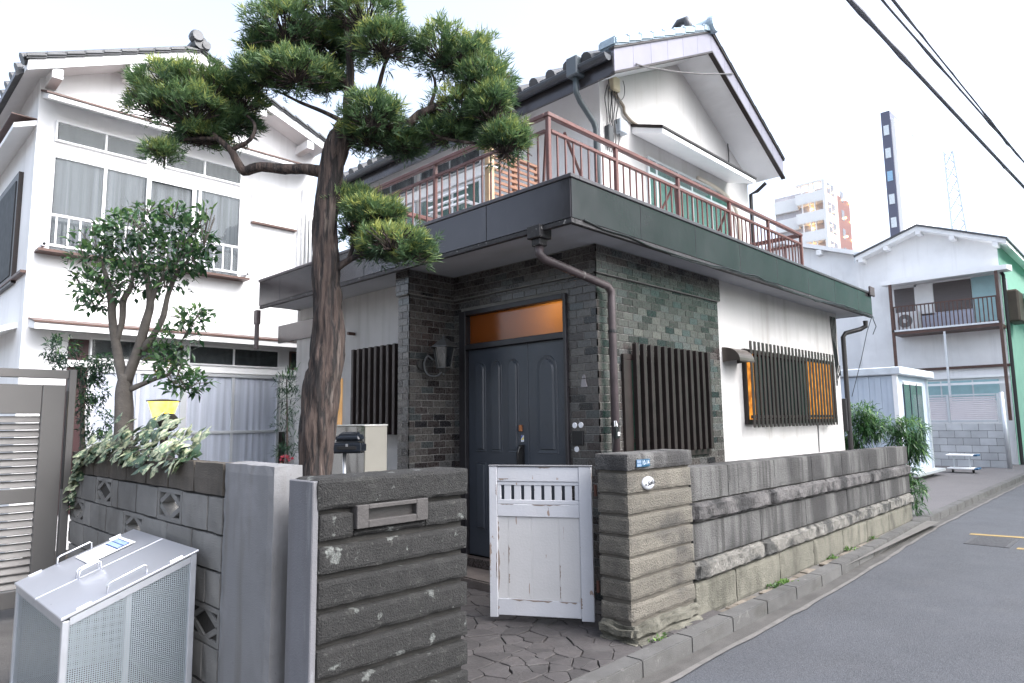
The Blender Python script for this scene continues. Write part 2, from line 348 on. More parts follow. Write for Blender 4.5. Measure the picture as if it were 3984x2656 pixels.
# strip of small setts between kerb and garden wall
STRIP = mat('tan_sett', (.20, .17, .135), .85, var=.25, vs=9, bump=.4, bs=60, stains=[((.09, .08, .065), 8, .5, .7, .7), ((.30, .22, .16), 4, .6, .7, .6)], objrand=.3)
setts = bpy.data.objects.new('sett_strip', None); COL.objects.link(setts); setts['kind'] = 'structure'
x = 3.85
while x < 11.0:
    l = random.uniform(.12, .24); y0 = ky(x)+.135; y1 = 2.665+max(0, (x-4.65))*.0246-.02
    if random.random() < .8 and y1-y0 > .04:
        m2 = MB().box(x, x+l-.012, y0, y1+random.uniform(-.02, .0), -.03, -.012+random.uniform(-.008, .006)); m2.build('sett', STRIP, setts, bevel=.005)
    x += l
# road marks and a drain cover
YEL = mat('yellow_road_paint', (.40, .28, .09), .7, var=.15, vs=12, bump=.2, bs=120, stains=[((.12, .11, .1), 30, .62, .72, .8)])
mb = MB(); mb.add([(10.72, 2.075, -.106), (10.84, 2.075, -.106), (11.02, 1.0, -.106), (10.90, 1.0, -.106)], [(0, 1, 2, 3)]); struct('yellow_line', mb, YEL)
mb = MB(); mb.add([(9.9, 1.46, -.106), (10.02, 1.46, -.106), (10.1, .6, -.106), (9.98, .6, -.106)], [(0, 1, 2, 3)]); struct('yellow_line', mb, YEL)
IRON = mat('cast_iron', (.085, .085, .09), .7, metal=.2, var=.2, vs=20, bump=.5, bs=120)
t = thing('drain_cover', 'square cast iron drain cover beside the yellow road line', 'drain cover', (10.3, 1.75, -.11))
MB().box(9.93, 10.70, 1.53, 1.99, -.112, -.1045).build('frame', IRON, t)
for i in range(9): MB().box(9.98+i*.078, 10.04+i*.078, 1.57, 1.95, -.108, -.1005).build('bar', IRON, t, bevel=.003)

# ================================================================== STONE GATE WALLS
SDARK = mat('lichened_dark_stone', (.028, .027, .026), .9, var=.35, vs=9, bump=.8, bs=130, stains=[((.030, .028, .027), 3.2, .48, .66, .8), ((.19, .19, .175), 55, .60, .68, .35), ((.11, .11, .098), 12, .58, .70, .3), ((.34, .36, .34), 11, .635, .67, .6)], speck=((.012, .012, .012), 120, .6), objrand=.12)
SRENDER = mat('streaked_cement_render', (.18, .18, .195), .85, var=.12, vs=3, bump=.25, bs=120, stains=[((.13, .125, .125), (9, 9, .7), .5, .72, .75), ((.44, .44, .45), (12, 12, 2), .6, .75, .5)])
STAN = mat('tan_tuff_stone', (.225, .205, .168), .9, var=.2, vs=6, bump=1., bs=85, speck=((.06, .055, .048), 150, .55), stains=[((.075, .07, .065), 2.6, .50, .66, .9), ((.13, .12, .10), 9, .58, .7, .5), ((.05, .045, .04), 40, .70, .74, .8)], objrand=.1)
SGREY = mat('streaked_grey_stone', (.17, .168, .163), .9, var=.22, vs=5, bump=.9, bs=80, speck=((.05, .046, .043), 140, .5), stains=[((.030, .029, .031), (2.6, 2.6, .5), .42, .56, .95), ((.04, .038, .038), (9, 9, .6), .5, .62, .8), ((.34, .34, .30), (16, 16, 1.0), .66, .74, .45)], objrand=.14)
SROCK = mat('rough_dark_rock', (.13, .122, .12), .95, var=.35, vs=9, bump=1., bs=45, stains=[((.026, .025, .026), 3, .44, .58, .9), ((.24, .235, .22), 7, .66, .74, .5)])
SPALE = mat('pale_rough_rock', (.205, .195, .175), .95, var=.25, vs=9, bump=1., bs=50, stains=[((.05, .05, .048), 5, .48, .60, .9), ((.42, .41, .38), 12, .6, .7, .5)])
SBASE = mat('pale_green_base_stone', (.215, .205, .165), .9, var=.18, vs=5, bump=.8, bs=80, speck=((.10, .095, .075), 120, .45), stains=[((.075, .072, .055), (4, 4, 2), .46, .64, .9), ((.16, .15, .12), 14, .6, .7, .6)], objrand=.1)
MORT = mat('groove_mortar', (.045, .042, .038), .95, var=.2, bump=.3)
# --- left pier with the mail slot
t = thing('mail_slot_wall', 'dark lichened stone gate wall with grooved courses and a mail slot', 'gate wall', (1.94, 2.77, -.03))
MB().box(1.53, 2.36, 2.695, 2.86, -.03, 1.17).build('core', MORT, t)
rough_box(1.515, 2.385, 2.655, 2.885, 1.078, 1.214, .020, .004, .006, 14, 1, .004).build('cap_stone', SDARK, t)
MB().box(1.497, 1.527, 2.668, 2.88, -.03, 1.205).build('rendered_end', SRENDER, t, bevel=.004)
zt = [1.060, .920, .780, .640, .498, .354, .210, .070]
for i, z1 in enumerate(zt):
    z0 = (zt[i+1]+.026) if i+1 < len(zt) else -.03
    if i == 0:   # split round the slot
        rough_box(1.529, 1.700, 2.660, 2.88, z0, z1, .018, .0022, .0045, 22, i+3, .0025).build('stone_course', SDARK, t)
        rough_box(2.108, 2.378, 2.660, 2.88, z0, z1, .018, .0022, .0045, 22, i+4, .0025).build('stone_course', SDARK, t)
        rough_box(1.700, 2.108, 2.664, 2.88, z0, .980, .022, .004, .006, 15, i+5, .006).build('stone_course', SDARK, t)
    else:
        rough_box(1.529, 2.378, 2.660, 2.88, z0, z1, .018, .0022, .0045, 22, i*2+7, .0025).build('stone_course', SDARK, t)
FR = mat('weathered_slot_frame', (.070, .064, .062), .7, var=.2, vs=8, bump=.3, bs=60)
sl = MB(); sl.box(1.702, 1.764, 2.640, 2.70, .983, 1.086); sl.box(2.034, 2.104, 2.640, 2.70, .983, 1.086); sl.box(1.764, 2.034, 2.640, 2.70, 1.066, 1.086); sl.box(1.764, 2.034, 2.640, 2.70, .983, 1.016)
slo = sl.build('mail_slot', FR, t, bevel=.003)
MB().box(1.764, 2.034, 2.672, 2.69, 1.016, 1.066).build('flap', mat('dark_flap', (.03, .027, .026), .5, var=.2), slo)
# --- right gate pillar
t = thing('gate_pillar', 'tan grooved stone gate pillar carrying a blue number plate', 'gate pillar', (4.23, 2.79, -.03))
MB().box(3.826, 4.63, 2.672, 2.90, -.03, 1.18).build('core', mat('pillar_groove', (.11, .098, .08), .95, var=.2, bump=.3), t)
rough_box(3.805, 4.665, 2.648, 2.925, 1.108, 1.222, .026, .002, .005, 12, 21, .001).build('cap_stone', SGREY, t)
gz = [1.094, .944, .806, .670, .530, .388, .248]; gb = [.958, .820, .684, .544, .402, .262, .140]
for i in range(7):
    if i < 6: rough_box(3.812, 4.652, 2.657, 2.915, gb[i], gz[i], .026, .0016, .0045, 14, 22+i, .0012).build('stone_course', STAN, t)
rough_box(3.815, 4.652, 2.660, 2.915, .122, .240, .024, .003, .006, 12, 29, .002).build('stone_course', STAN, t)
rough_box(3.785, 4.655, 2.625, 2.93, .02, .108, .022, .014, .02, 9, 31, .012).build('foot_stone', SBASE, t)
rough_box(3.80, 4.655, 2.60, 2.93, -.05, .022, .024, .012, .02, 9, 33, .010).build('foot_stone', SBASE, t)
# number plate and round sign
pl = thing('number_plate', 'small blue house number plate reading 10-14 on the gate pillar', 'number plate', (3.98, 2.64, 1.156))
PBLUE = mat('plate_blue', (.012, .075, .15), .35, var=.05, bump=0); PWH = mat('plate_white', (.42, .47, .55), .5, var=.05, bump=0); PPALE = mat('plate_pale_blue', (.17, .26, .40), .5, var=.15, vs=60, bump=0)
MB().box(3.898, 4.064, 2.6385, 2.6435, 1.130, 1.182).build('plate', PBLUE, pl, bevel=.0015)
for z0 in (1.1335, 1.1575):
    cb = MB().box(3.901, 3.953, 2.6365, 2.6395, z0, z0+.0215).build('name_field', PPALE, pl)
    st = MB()
    for k in range(4):
        cx = 3.907+k*.0125; st.box(cx, cx+.008, 2.6355, 2.6368, z0+.005, z0+.0065); st.box(cx, cx+.008, 2.6355, 2.6368, z0+.011, z0+.0125); st.box(cx+.0033, cx+.0047, 2.6355, 2.6368, z0+.003, z0+.018)
    st.build('character_strokes', PWH, cb)
o = place('number', text_mesh('10-14', .044, bold=.0006, xs=.86), pl, (4.010, 2.638, 1.1565), rot=(R(90), 0, 0)); o.data.materials.append(PWH)
sg = thing('round_sign', 'small rounded white ceramic sign with black handwriting below the number plate', 'sign', (4.048, 2.64, 1.015))
dm = MB().lathe([(.001, -.014), (.035, -.0135), (.058, -.010), (.071, -.003), (.0745, .004), (.0745, .012)], (4.048, 2.646, 1.015), 36, 'y'); dm.v = [(x, y, 1.015+(z-1.015)*.61) for x, y, z in dm.v]
dm.build('disc', mat('white_ceramic', (.46, .47, .50), .15, var=.02, bump=0), sg, smooth=True)
INK = mat('black_ink', (.02, .02, .025), .5, bump=0)
o = place('lettering', text_mesh('SuKu', .040, .35, .0008, 1.1), sg, (4.058, 2.6305, 1.018), rot=(R(90), R(-8), 0)); o.data.materials.append(INK)
MB().lathe([(.0075, 0), (.0075, .003)], (3.999, 2.6325, 1.008), 10, 'y').build('dot', INK, sg)
MB().box(4.045, 4.066, 2.631, 2.633, .994, .9965).build('underline', INK, sg)
# --- garden wall along the kerb, turned a little away from the road
GWA = math.atan2(.16, 6.45)
def gw(x): return 2.66+(x-4.655)*math.tan(GWA)
t = thing('garden_wall', 'long low stone wall with two rough rock bands beside the kerb', 'garden wall', (7.9, 2.85, -.04))
def gwrow(name, joints, y_off, depth, z0, z1, m, step, amp, bev, front, droop=.06, seed=0):
    for i in range(len(joints)-1):
        a, b = joints[i], joints[i+1]
        mb = rough_box(a+.002, b-.002, y_off, y_off+depth, z0, z1, step, amp, bev, 9, seed+i, front)
        mb.v = [(x, y+gw(x), z-(droop*(x-4.655)/6.5)*(1 if z > .5 else .5)) for x, y, z in mb.v]
        mb.build(name, m, t)
MBc = MB().obox((4.66, gw(4.66)+.11), (11.12, gw(11.12)+.11), .15, -.03, .98); MBc.build('core', MORT, t)
gwrow('panel_stone', [4.66, 5.30, 6.27, 7.24, 8.20, 9.24, 10.10, 11.15], .012, .21, .826, 1.082, SGREY, .04, .002, .0035, .001, seed=40)
gwrow('rock_band', [4.66, 6.1, 7.6, 9.2, 11.15], -.018, .22, .672, .815, SROCK, .022, .010, .016, .014, seed=50)
gwrow('panel_stone', [4.66, 5.9, 7.0, 8.3, 9.6, 11.15], .010, .21, .392, .662, SGREY, .04, .002, .0035, .001, seed=60)
gwrow('rock_band', [4.66, 5.9, 7.2, 8.6, 9.9, 11.15], -.016, .23, .240, .378, SPALE, .022, .010, .016, .014, seed=70)
gwrow('base_stone', [4.66, 5.35, 6.26, 7.14, 8.05, 8.95, 9.9, 11.15], .005, .21, -.04, .232, SBASE, .04, .003, .006, .003, seed=80)

# ================================================================== WHITE GATE LEAF
GP = mat('peeling_white_gate_paint', (.43, .435, .46), .6, var=.04, vs=4, bump=.15, bs=50, stains=[((.50, .48, .46), (4, 4, 1.5), .5, .8, .3), ((.24, .17, .13), (13, 13, 6), .65, .665, .9)])
GPB = mat('peeling_gate_panel_paint', (.425, .42, .42), .7, var=.05, vs=3, bump=.15, bs=60, stains=[((.24, .17, .13), (26, 26, 3), .675, .69, .85)])
G1 = Vector((3.9393, 3.0595, .03)); G2 = Vector((3.5652, 3.7362, .03)); gl_ = (G2-G1).length; gu = (G2-G1)/gl_; gn = Vector((-gu.y, gu.x, 0))
if gn.x > 0: gn = -gn        # towards the viewer
t = thing('white_gate', 'peeling white wooden gate leaf standing open by the stone pillar', 'gate', (3.75, 3.4, .02))
def gbox(name, u0, u1, z0, z1, d0, d1, m, parent=None, bev=.003):
    mb = MB(); q = []
    for z in (z0, z1):
        for (u, d) in ((u0, d0), (u1, d0), (u1, d1), (u0, d1)): p = G1+gu*u+gn*d; q.append((p.x, p.y, z+.012*(.773-u) if z < .1 else z))
    mb.add(q, [(0, 3, 2, 1), (4, 5, 6, 7), (0, 1, 5, 4), (1, 2, 6, 5), (2, 3, 7, 6), (3, 0, 4, 7)]); return mb.build(name, m, parent or t, bevel=bev)
gbox('stile', 0, .092, .028, 1.117, -.02, .02, GP); gbox('stile', .712, .773, .028, 1.117, -.02, .02, GP)
gbox('rail', .093, .711, 1.008, 1.112, -.018, .016, GP); gbox('rail', .093, .711, .752, .842, -.018, .016, GP); gbox('rail', .093, .711, .045, .163, -.018, .016, GP)
mp = gbox('slot_frame', .094, .710, .980, 1.007, -.012, .010, GP)
gbox('slot_frame', .094, .710, .843, .874, -.012, .012, GP); gbox('slot_frame', .094, .124, .875, .979, -.012, .010, GP); gbox('slot_frame', .684, .710, .875, .979, -.012, .010, GP)
for k in range(7):
    u = .124+.0218+k*.0768; gbox('slat', u, u+.052, .874, .980, -.006, .006, GP, bev=.002)
for k, (a, b) in enumerate(((.093, .245), (.247, .45), (.452, .63), (.632, .711))): gbox('panel_board', a, b+.0012, .164, .751, -.004, .006, GPB, bev=.0012)
gbox('top_cap', -.005, .778, 1.1175, 1.128, -.024, .024, mat('grey_gate_cap', (.20, .20, .21), .6, var=.2))
BW = mat('bare_gate_wood', (.30, .24, .20), .85, var=.2, vs=40, bump=.2)
def peel(u0, u1, z0, z1, d, vert=True):
    n = 9; m_ = MB(); vs = []
    for i in range(n+1):
        t_ = i/n; wob = 1 if 0 < i < n else 0
        if vert: a, b = (u0, u0+(u1-u0)*wob*random.uniform(.15, 1)); q = [(a, z0+(z1-z0)*t_), (b, z0+(z1-z0)*t_)]
        else: a, b = (z0, z0+(z1-z0)*wob*random.uniform(.15, 1)); q = [(u0+(u1-u0)*t_, a), (u0+(u1-u0)*t_, b)]
        for u, z in q: p = G1+gu*u+gn*d; vs.append((p.x, p.y, z))
    m_.add(vs, [(2*i, 2*i+1, 2*i+3, 2*i+2) for i in range(n)]); m_.build('bare_wood_patch', BW, t)
for a in ((.711, .695, .20, .52, .0072), (.711, .698, .56, .72, .0072), (.630, .618, .27, .34, .0072), (.630, .615, .40, .55, .0072), (.246, .238, .30, .42, .0072), (.246, .240, .18, .27, .0072), (.095, .080, .12, .20, .0212), (.714, .724, .90, .99, .0212), (.714, .722, .3, .5, .0212)): peel(*a)
for a in ((.30, .62, .163, .148, .0172), (.12, .26, .163, .150, .0172), (.20, .45, .842, .832, .0172), (.58, .69, .842, .836, .0172), (.3, .4, 1.112, 1.104, .0172), (.62, .70, 1.03, 1.012, .0172)): peel(*a, vert=False)
for z in (.28, .95):
    MB().tube([(3.945, 3.03, z-.04), (3.945, 3.03, z+.04)], .012, 8).build('hinge', mat('rust', (.14, .06, .04), .8, var=.3), t)

# ================================================================== LEFT BLOCK WALL AND POST
BLK = mat('concrete_block', (.265, .26, .248), .92, var=.12, vs=5, bump=.6, bs=130, stains=[((.085, .078, .066), (2.4, 2.4, 1.3), .52, .74, .8), ((.30, .29, .27), 12, .62, .75, .4)], objrand=.16)
BCAP = mat('mossy_block_cap', (.11, .095, .078), .95, var=.25, vs=7, bump=.6, bs=100, stains=[((.06, .052, .042), (7, 7, 2), .48, .68, .8)])
t = thing('block_wall', 'grey concrete block wall with diamond breeze blocks behind the metal bin', 'block wall', (1.54, 4.9, -.03))
MB().box(1.512, 1.568, 3.57, 4.15, -.03, 1.24).build('mortar', MORT, t)
rz = [(1.080, 1.255), (.884, 1.076), (.695, .880), (.514, .691), (.318, .510), (.122, .314), (-.03, .118)]
breeze = {(1): [4.155, 5.50], (2): [4.80, 6.19], (4): [3.575, 5.0]}
def breeze_block(y0, z0, z1):
    y1 = y0+.395; b = MB(); f = .026; x0, x1 = 1.497, 1.583
    b.box(x0, x1, y0, y1, z0, z0+f); b.box(x0, x1, y0, y1, z1-f, z1); b.box(x0, x1, y0, y0+f, z0+f, z1-f); b.box(x0, x1, y1-f, y1, z0+f, z1-f)
    cy, cz, hy, hz = (y0+y1)/2, (z0+z1)/2, (y1-y0)/2-f*.6, (z1-z0)/2-f*.6
    C = [(cy, cz+hz), (cy+hy, cz), (cy, cz-hz), (cy-hy, cz)]
    for i in range(4):
        p, q = Vector(C[i]), Vector(C[(i+1) % 4]); d = (q-p).normalized(); n = Vector((-d.y, d.x))*.015
        b.prism([tuple(p-n), tuple(q-n), tuple(q+n), tuple(p+n)], 'x', x0+.004, x1-.004)
    return b.build('breeze_block', BLK, t)
for r_, (z0, z1) in enumerate(rz):
    y = 3.575; brs = breeze.get(r_, []); off = .2 if r_ % 2 else 0; cuts = [3.575]
    k = 3.575+(.145 if r_ == 1 else off)
    yy = k if k > 3.62 else k+.4
    spans = []; cur = 3.575
    for b in sorted(brs)+[99]:
        while cur < min(b, 6.62)-.02:
            nx = min(cur+(.4 if cur > 3.6 or not off else off), b, 6.62)
            if b < 90 and b-nx < .06: nx = b
            spans.append((cur, nx)); cur = nx
        if b < 90: breeze_block(b+.003, z0, z1); cur = b+.401
    for a, b in spans:
        m = BCAP if r_ == 0 else BLK
        mb = rough_box(1.490+(.0 if r_ else -.004), 1.590, a+.004, b-.004, z0, z1, .07, .0025, .005, 12, r_*7+a)
        mb.build('block', m, t)
MB().box(1.515, 1.565, 4.56, 6.6, .9, 1.07).build('mortar', MORT, t)
CPOST = mat('pale_cast_concrete', (.225, .225, .232), .85, var=.06, vs=3, bump=.2, bs=140, stains=[((.15, .14, .122), (9, 9, .8), .5, .72, .7), ((.36, .36, .38), 2.6, .5, .7, .6), ((.10, .095, .085), 1.6, .6, .8, .6), ((.10, .09, .08), (30, 30, 30), .70, .74, .5)])
tag(rough_box(1.487, 1.640, 3.010, 3.566, -.03, 1.262, .05, .0015, .006, 8, 5).build('concrete_post', CPOST), 'pale cast concrete post between the block wall and the stone gate wall', 'post')

# ================================================================== MAIN HOUSE
H = thing('main_house', 'white two storey house with dark tiled entrance and a wraparound balcony', 'house', (7.4, 5.5, -.03))
YH, XD, ZS = 3.415, 4.53, 2.93
WHITE3 = mat('white_wall_paint_shaded_stained', (.43, .42, .41), .85, var=.06, vs=1.5, bump=.2, bs=140, stains=[((.24, .225, .20), (6, 6, .35), .5, .72, .55), ((.30, .29, .275), 1.8, .5, .72, .45)])  # same paint as the upper wall, darkened in colour for less sky
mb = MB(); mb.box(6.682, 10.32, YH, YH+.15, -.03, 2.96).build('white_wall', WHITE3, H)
MB().box(10.17, 10.32, YH+.15, 8.2, -.03, 2.96).build('white_wall', WHITE2, H)
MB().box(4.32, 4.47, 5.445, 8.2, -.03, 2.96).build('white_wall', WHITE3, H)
# --- tiled walls: mortar backing, then tiles
MTR = mat('tile_mortar', (.27, .265, .25), .9, var=.15, vs=12, bump=.3, bs=120)
bw = MB()
bw.box(XD+.012, 6.680, YH+.006, YH+.15, -.03, 2.95)
bw.box(XD+.006, XD+.15, YH+.008, 3.735, -.03, 2.95); bw.box(XD+.006, XD+.15, 5.160, 5.44, -.03, 2.95); bw.box(XD+.006, XD+.15, 3.735, 5.160, 2.58, 2.95)
bw.box(3.956, XD+.01, 5.266, 5.44, -.03, 2.95)
bwo = bw.build('tiled_wall', MTR, H)
TC = [(.088, .080, .075), (.108, .100, .092), (.070, .060, .057), (.094, .092, .090), (.052, .043, .041), (.022, .021, .023), (.120, .112, .102), (.064, .072, .072), (.034, .028, .028)]
TW = [.20, .15, .16, .13, .12, .07, .05, .07, .05]
TM = [mat('glazed_tile_%d' % i, c, .28, var=.12, vs=25, bump=.08, bs=70, spec=.6) for i, c in enumerate(TC)]
TL, TH, TP, TT = .148, .060, .067, .009
tmesh = [MB().box(0, TL, 0, TT, 0, TH).mesh('tile', m, bevel=.0022) for m in TM]
tiles = []   # (loc, rotz, length, height, mat)
def tile_face(ox, oy, rz, width, z0, z1, holes=(), shift=0):
    row = int(round(z0/TP)); 
    while row*TP < z1-.015:
        zz = max(row*TP, z0); h = min(row*TP+TH, z1)-zz; u = -(TL+.007)*((row % 2)*.5)-shift
        if h > .012:
            while u < width:
                segs = [(max(u, 0), min(u+TL, width))]
                for (h0, h1, a0, a1) in holes:
                    if zz+h > a0+.004 and zz < a1-.004:
                        ns = []
                        for s0, s1 in segs:
                            if s1 <= h0 or s0 >= h1: ns.append((s0, s1))
                            else: ns += [(s0, h0), (h1, s1)]
                        segs = ns
                for s0, s1 in segs:
                    if s1-s0 > .012:
                        d = Vector((math.cos(rz), math.sin(rz)))*s0
                        tiles.append(((ox+d.x, oy+d.y, zz), rz, s1-s0, h, random.choices(range(len(TM)), TW)[0]))
                u += TL+.007
        row += 1
tile_face(XD, YH, 0, 6.680-XD, 0, 2.70)                                             # road side
tile_face(XD, 5.26, -math.pi/2, 5.26-YH, 0, 2.70, [(5.26-5.158, 5.26-3.737, .10, 2.575)])      # door wall
tile_face(3.95, 5.26, 0, XD-3.95, 0, 2.70)                                          # recess side
tile_face(3.95, 5.44, -math.pi/2, .18, 0, 2.70)                                     # pier front
PB = .035                                                                           # projecting top band
tile_face(XD-PB, YH-PB, 0, 6.680-XD+PB, 2.712, 2.945); tile_face(XD-PB, 5.26-PB, -math.pi/2, 5.26-YH, 2.712, 2.945)
tile_face(3.95-PB, 5.26-PB, 0, XD-3.95, 2.712, 2.945); tile_face(3.95-PB, 5.44, -math.pi/2, .18+PB, 2.712, 2.945)
bd = MB(); bd.box(XD-PB+.006, 6.680, YH-PB+.006, YH+.006, 2.703, 2.95); bd.box(XD-PB+.006, XD+.006, YH-PB+.007, 5.26, 2.703, 2.95)
bd.box(3.95-PB+.006, XD-PB, 5.26-PB+.006, 5.266, 2.703, 2.95); bd.box(3.95-PB+.006, 3.956, 5.26-PB+.007, 5.44, 2.703, 2.95); bd.build('top_band', MTR, H)
def tile_score(tl):
    (x, y, z), rz, l, h, m = tl; d = math.sqrt(x*x+y*y+(z-1.45)**2)
    hid = (rz == 0 and y < 4 and z < 1.12) or (rz != 0 and z < .9 and y > 4.2) or z < .35
    return -1 if hid else l*h/d**2*((y if rz == 0 else x)/d)
tiles.sort(key=tile_score, reverse=True)
for (loc, rz, l, h, m) in tiles[:300]: place('tile', tmesh[m], bwo, loc, (l/TL, 1, h/TH), (0, 0, rz))
rest = MB()
for (loc, rz, l, h, m) in tiles[300:]:
    rest.cur = m
    if rz == 0: rest.box(loc[0], loc[0]+l, loc[1], loc[1]+TT, loc[2], loc[2]+h)
    else: rest.box(loc[0], loc[0]+TT, loc[1]-l, loc[1], loc[2], loc[2]+h)
rest.build('further_tiles', TM, bwo, kind='stuff')
# --- front door
DOOR = mat('slate_blue_door_paint', (.058, .068, .086), .38, var=.10, vs=3, bump=.08, bs=40, stains=[((.07, .075, .085), (3, 3, .8), .55, .8, .5)])
DF = mat('dark_door_frame', (.028, .026, .030), .4, var=.15, bump=.05)
dr = thing('front_door', 'dark slate double front door with arched panels under an amber transom', 'door', (4.53, 4.45, .1))
fr = MB(); fr.box(4.50, 4.64, 5.06, 5.156, .166, 2.574); fr.box(4.50, 4.64, 3.739, 3.772, .166, 2.574); fr.box(4.50, 4.64, 3.772, 5.06, 2.525, 2.574); fr.box(4.50, 4.64, 3.772, 5.06, 2.176, 2.232); fr.build('frame', DF, dr, bevel=.004)
m, t_, N_, L_n = _nodes('frosted_amber_glass'); o_ = N_.new('ShaderNodeOutputMaterial'); tl_ = N_.new('ShaderNodeBsdfTranslucent'); tl_.inputs[0].default_value = (.72, .42, .15, 1)
g_ = N_.new('ShaderNodeBsdfGlossy'); g_.inputs['Roughness'].default_value = .15; x_ = N_.new('ShaderNodeMixShader'); x_.inputs[0].default_value = .06
L_n.new(tl_.outputs[0], x_.inputs[1]); L_n.new(g_.outputs[0], x_.inputs[2]); L_n.new(x_.outputs[0], o_.inputs[0])
pm = MB(); pm.add([(4.572, 3.772, 2.232), (4.572, 5.06, 2.232), (4.572, 5.06, 2.525), (4.572, 3.772, 2.525)], [(0, 1, 2, 3)]); pm.build('transom_pane', m, dr)
HALL = mat('hall_plaster', (.5, .36, .22), .9, bump=0)
hl = MB(); hl.box(5.30, 5.32, 3.6, 5.2, 2.2, 2.9); hl.box(4.66, 5.30, 3.58, 3.6, 2.2, 2.9); hl.box(4.66, 5.30, 5.2, 5.22, 2.2, 2.9); hl.box(4.66, 5.30, 3.6, 5.2, 2.9, 2.92); hl.box(4.66, 5.30, 3.6, 5.2, 2.18, 2.2); hl.build('hall', HALL, dr)
MB().lathe([(.004, -.05), (.05, 0), (.004, .05)], (4.86, 3.86, 2.52), 12).build('hall_lamp', lit('hall_lamp_glow', (1., .62, .25), 10), dr)
def leaf(name, y0, y1, cols, low):
    o = MB().box(4.545, 4.585, y0, y1, .170, 2.176).build(name, DOOR, dr, bevel=.004)
    def rp(yc, wd, z0, z1, arch):      # raised panel inside a sunk frame
        pts = [(yc-wd/2, z0), (yc+wd/2, z0)]
        if arch: pts += [(yc+wd/2*math.cos(a), z1-wd/2+wd/2*math.sin(a)) for a in np.linspace(0, math.pi, 12)]
        else: pts += [(yc+wd/2, z1), (yc-wd/2, z1)]
        inn = [(yc+(p[0]-yc)*.72, (z0+z1)/2+(p[1]-(z0+z1)/2)*(1-.28*wd/(z1-z0))) for p in pts]
        n = len(pts); m = MB()
        m.add([(4.5445, *p) for p in pts]+[(4.538, yc+(p[0]-yc)*.95, (z0+z1)/2+(p[1]-(z0+z1)/2)*.995) for p in pts]+[(4.5415, *p) for p in inn]+[(4.526, yc+(p[0]-yc)*.85, (z0+z1)/2+(p[1]-(z0+z1)/2)*.985) for p in inn],
              [(i, (i+1) % n, n+(i+1) % n, n+i) for i in range(n)]+[(n+i, n+(i+1) % n, 2*n+(i+1) % n, 2*n+i) for i in range(n)]+[(2*n+i, 2*n+(i+1) % n, 3*n+(i+1) % n, 3*n+i) for i in range(n)]+[tuple(range(3*n, 4*n))])
        m.build('panel', DOOR, o)
    for yc, wd in cols: rp(yc, wd, 1.165, 2.045, True)
    for yc, wd in low: rp(yc, wd, .42, 1.06, False)
    return o
L1 = leaf('door_leaf', 4.240, 5.058, [(4.88, .145), (4.655, .145), (4.43, .145)], [(4.88, .145), (4.655, .145), (4.43, .145)])
L2 = leaf('door_leaf', 3.774, 4.236, [(4.005, .25)], [(4.005, .25)])
hb = MB(); hb.box(4.515, 4.545, 4.295, 4.34, .98, 1.24); hb.tube([(4.50, 4.318, 1.22), (4.475, 4.318, 1.17), (4.475, 4.318, 1.04), (4.50, 4.318, 1.0)], .012, 8); hb.build('handle', BLACK, L1, bevel=0)
MB().box(4.525, 4.545, 4.315, 4.35, 1.36, 1.42).build('lock', mat('copper_lock', (.42, .17, .07), .4, metal=.6), L1, bevel=.004)
stk = MB(); stk.box(4.5405, 4.5445, 4.30, 4.335, 1.265, 1.325); sto = stk.build('security_sticker', mat('sticker_white', (.6, .62, .68), .5, bump=0), L1)
m = MB(); m.add([(4.5395, 4.334, 1.324), (4.5395, 4.304, 1.324), (4.5395, 4.334, 1.290)], [(0, 1, 2)]); m.build('blue_corner', mat('sticker_blue', (.08, .12, .4), .5, bump=0), sto)
m = MB(); m.add([(4.5395, 4.302, 1.312), (4.5395, 4.302, 1.284), (4.5395, 4.330, 1.284)], [(0, 1, 2)]); m.build('yellow_corner', mat('sticker_yellow', (.75, .6, .02), .5, bump=0), sto)
MB().box(4.62, 4.64, 3.7, 5.2, .1, 2.19).build('back_panel', ROOM, dr)
# doorstep
ST = mat('step_stone', (.15, .125, .112), .8, var=.2, vs=5, bump=.4, bs=60)
n = 14; arc = [(4.53-.36-.05*math.cos((i/(n-1)-.5)*math.pi), 5.22-i/(n-1)*1.6) for i in range(n)]
dst = thing('doorstep', 'low rounded stone doorstep under the front door', 'doorstep', (4.35, 4.45, -.03))
MB().prism([(4.53, 5.22)]+arc+[(4.53, 3.62)], 'z', -.03, .078).build('step', ST, dst, bevel=.012, bseg=2)
sm_ = MB().box(4.452, 4.53, 3.74, 5.156, .079, .165).build('sill', mat('sill_tile', (.085, .068, .062), .6, var=.2, vs=20), dst, bevel=.004)
for i in range(22): MB().box(4.448, 4.4525, 3.745+i*.064, 3.745+i*.064+.058, .084, .160).build('sill_tile', TM[2], sm_)
# --- small fittings on the door wall
PL = mat('white_round_plate', (.7, .7, .72), .5, bump=0)
for (y, z, n_) in ((3.682, 1.412, 'seal'), (3.614, 1.415, 'seal'), (3.666, 1.21, 'bell_plate')):
    MB().lathe([(.001, -.006), (.024, -.006), (.025, 0)], (XD, y, z), 18, 'x').build(n_, PL, H)
MB().box(4.512, 4.532, 3.585, 3.705, 1.245, 1.365).build('intercom', BLACK, H, bevel=.004)
m = MB(); m.prism([(3.605, 1.735), (3.535, 1.735), (3.545, 1.77), (3.555, 1.805), (3.59, 1.805), (3.597, 1.765)], 'x', 4.524, 4.53); m.prism([(3.590, 1.812), (3.575, 1.812), (3.575, 1.842)], 'x', 4.524, 4.53); m.prism([(3.572, 1.812), (3.553, 1.812), (3.553, 1.83), (3.566, 1.845)], 'x', 4.524, 4.53)
m.build('paint_patch', mat('old_paint_patch', (.34, .32, .33), .8), H)
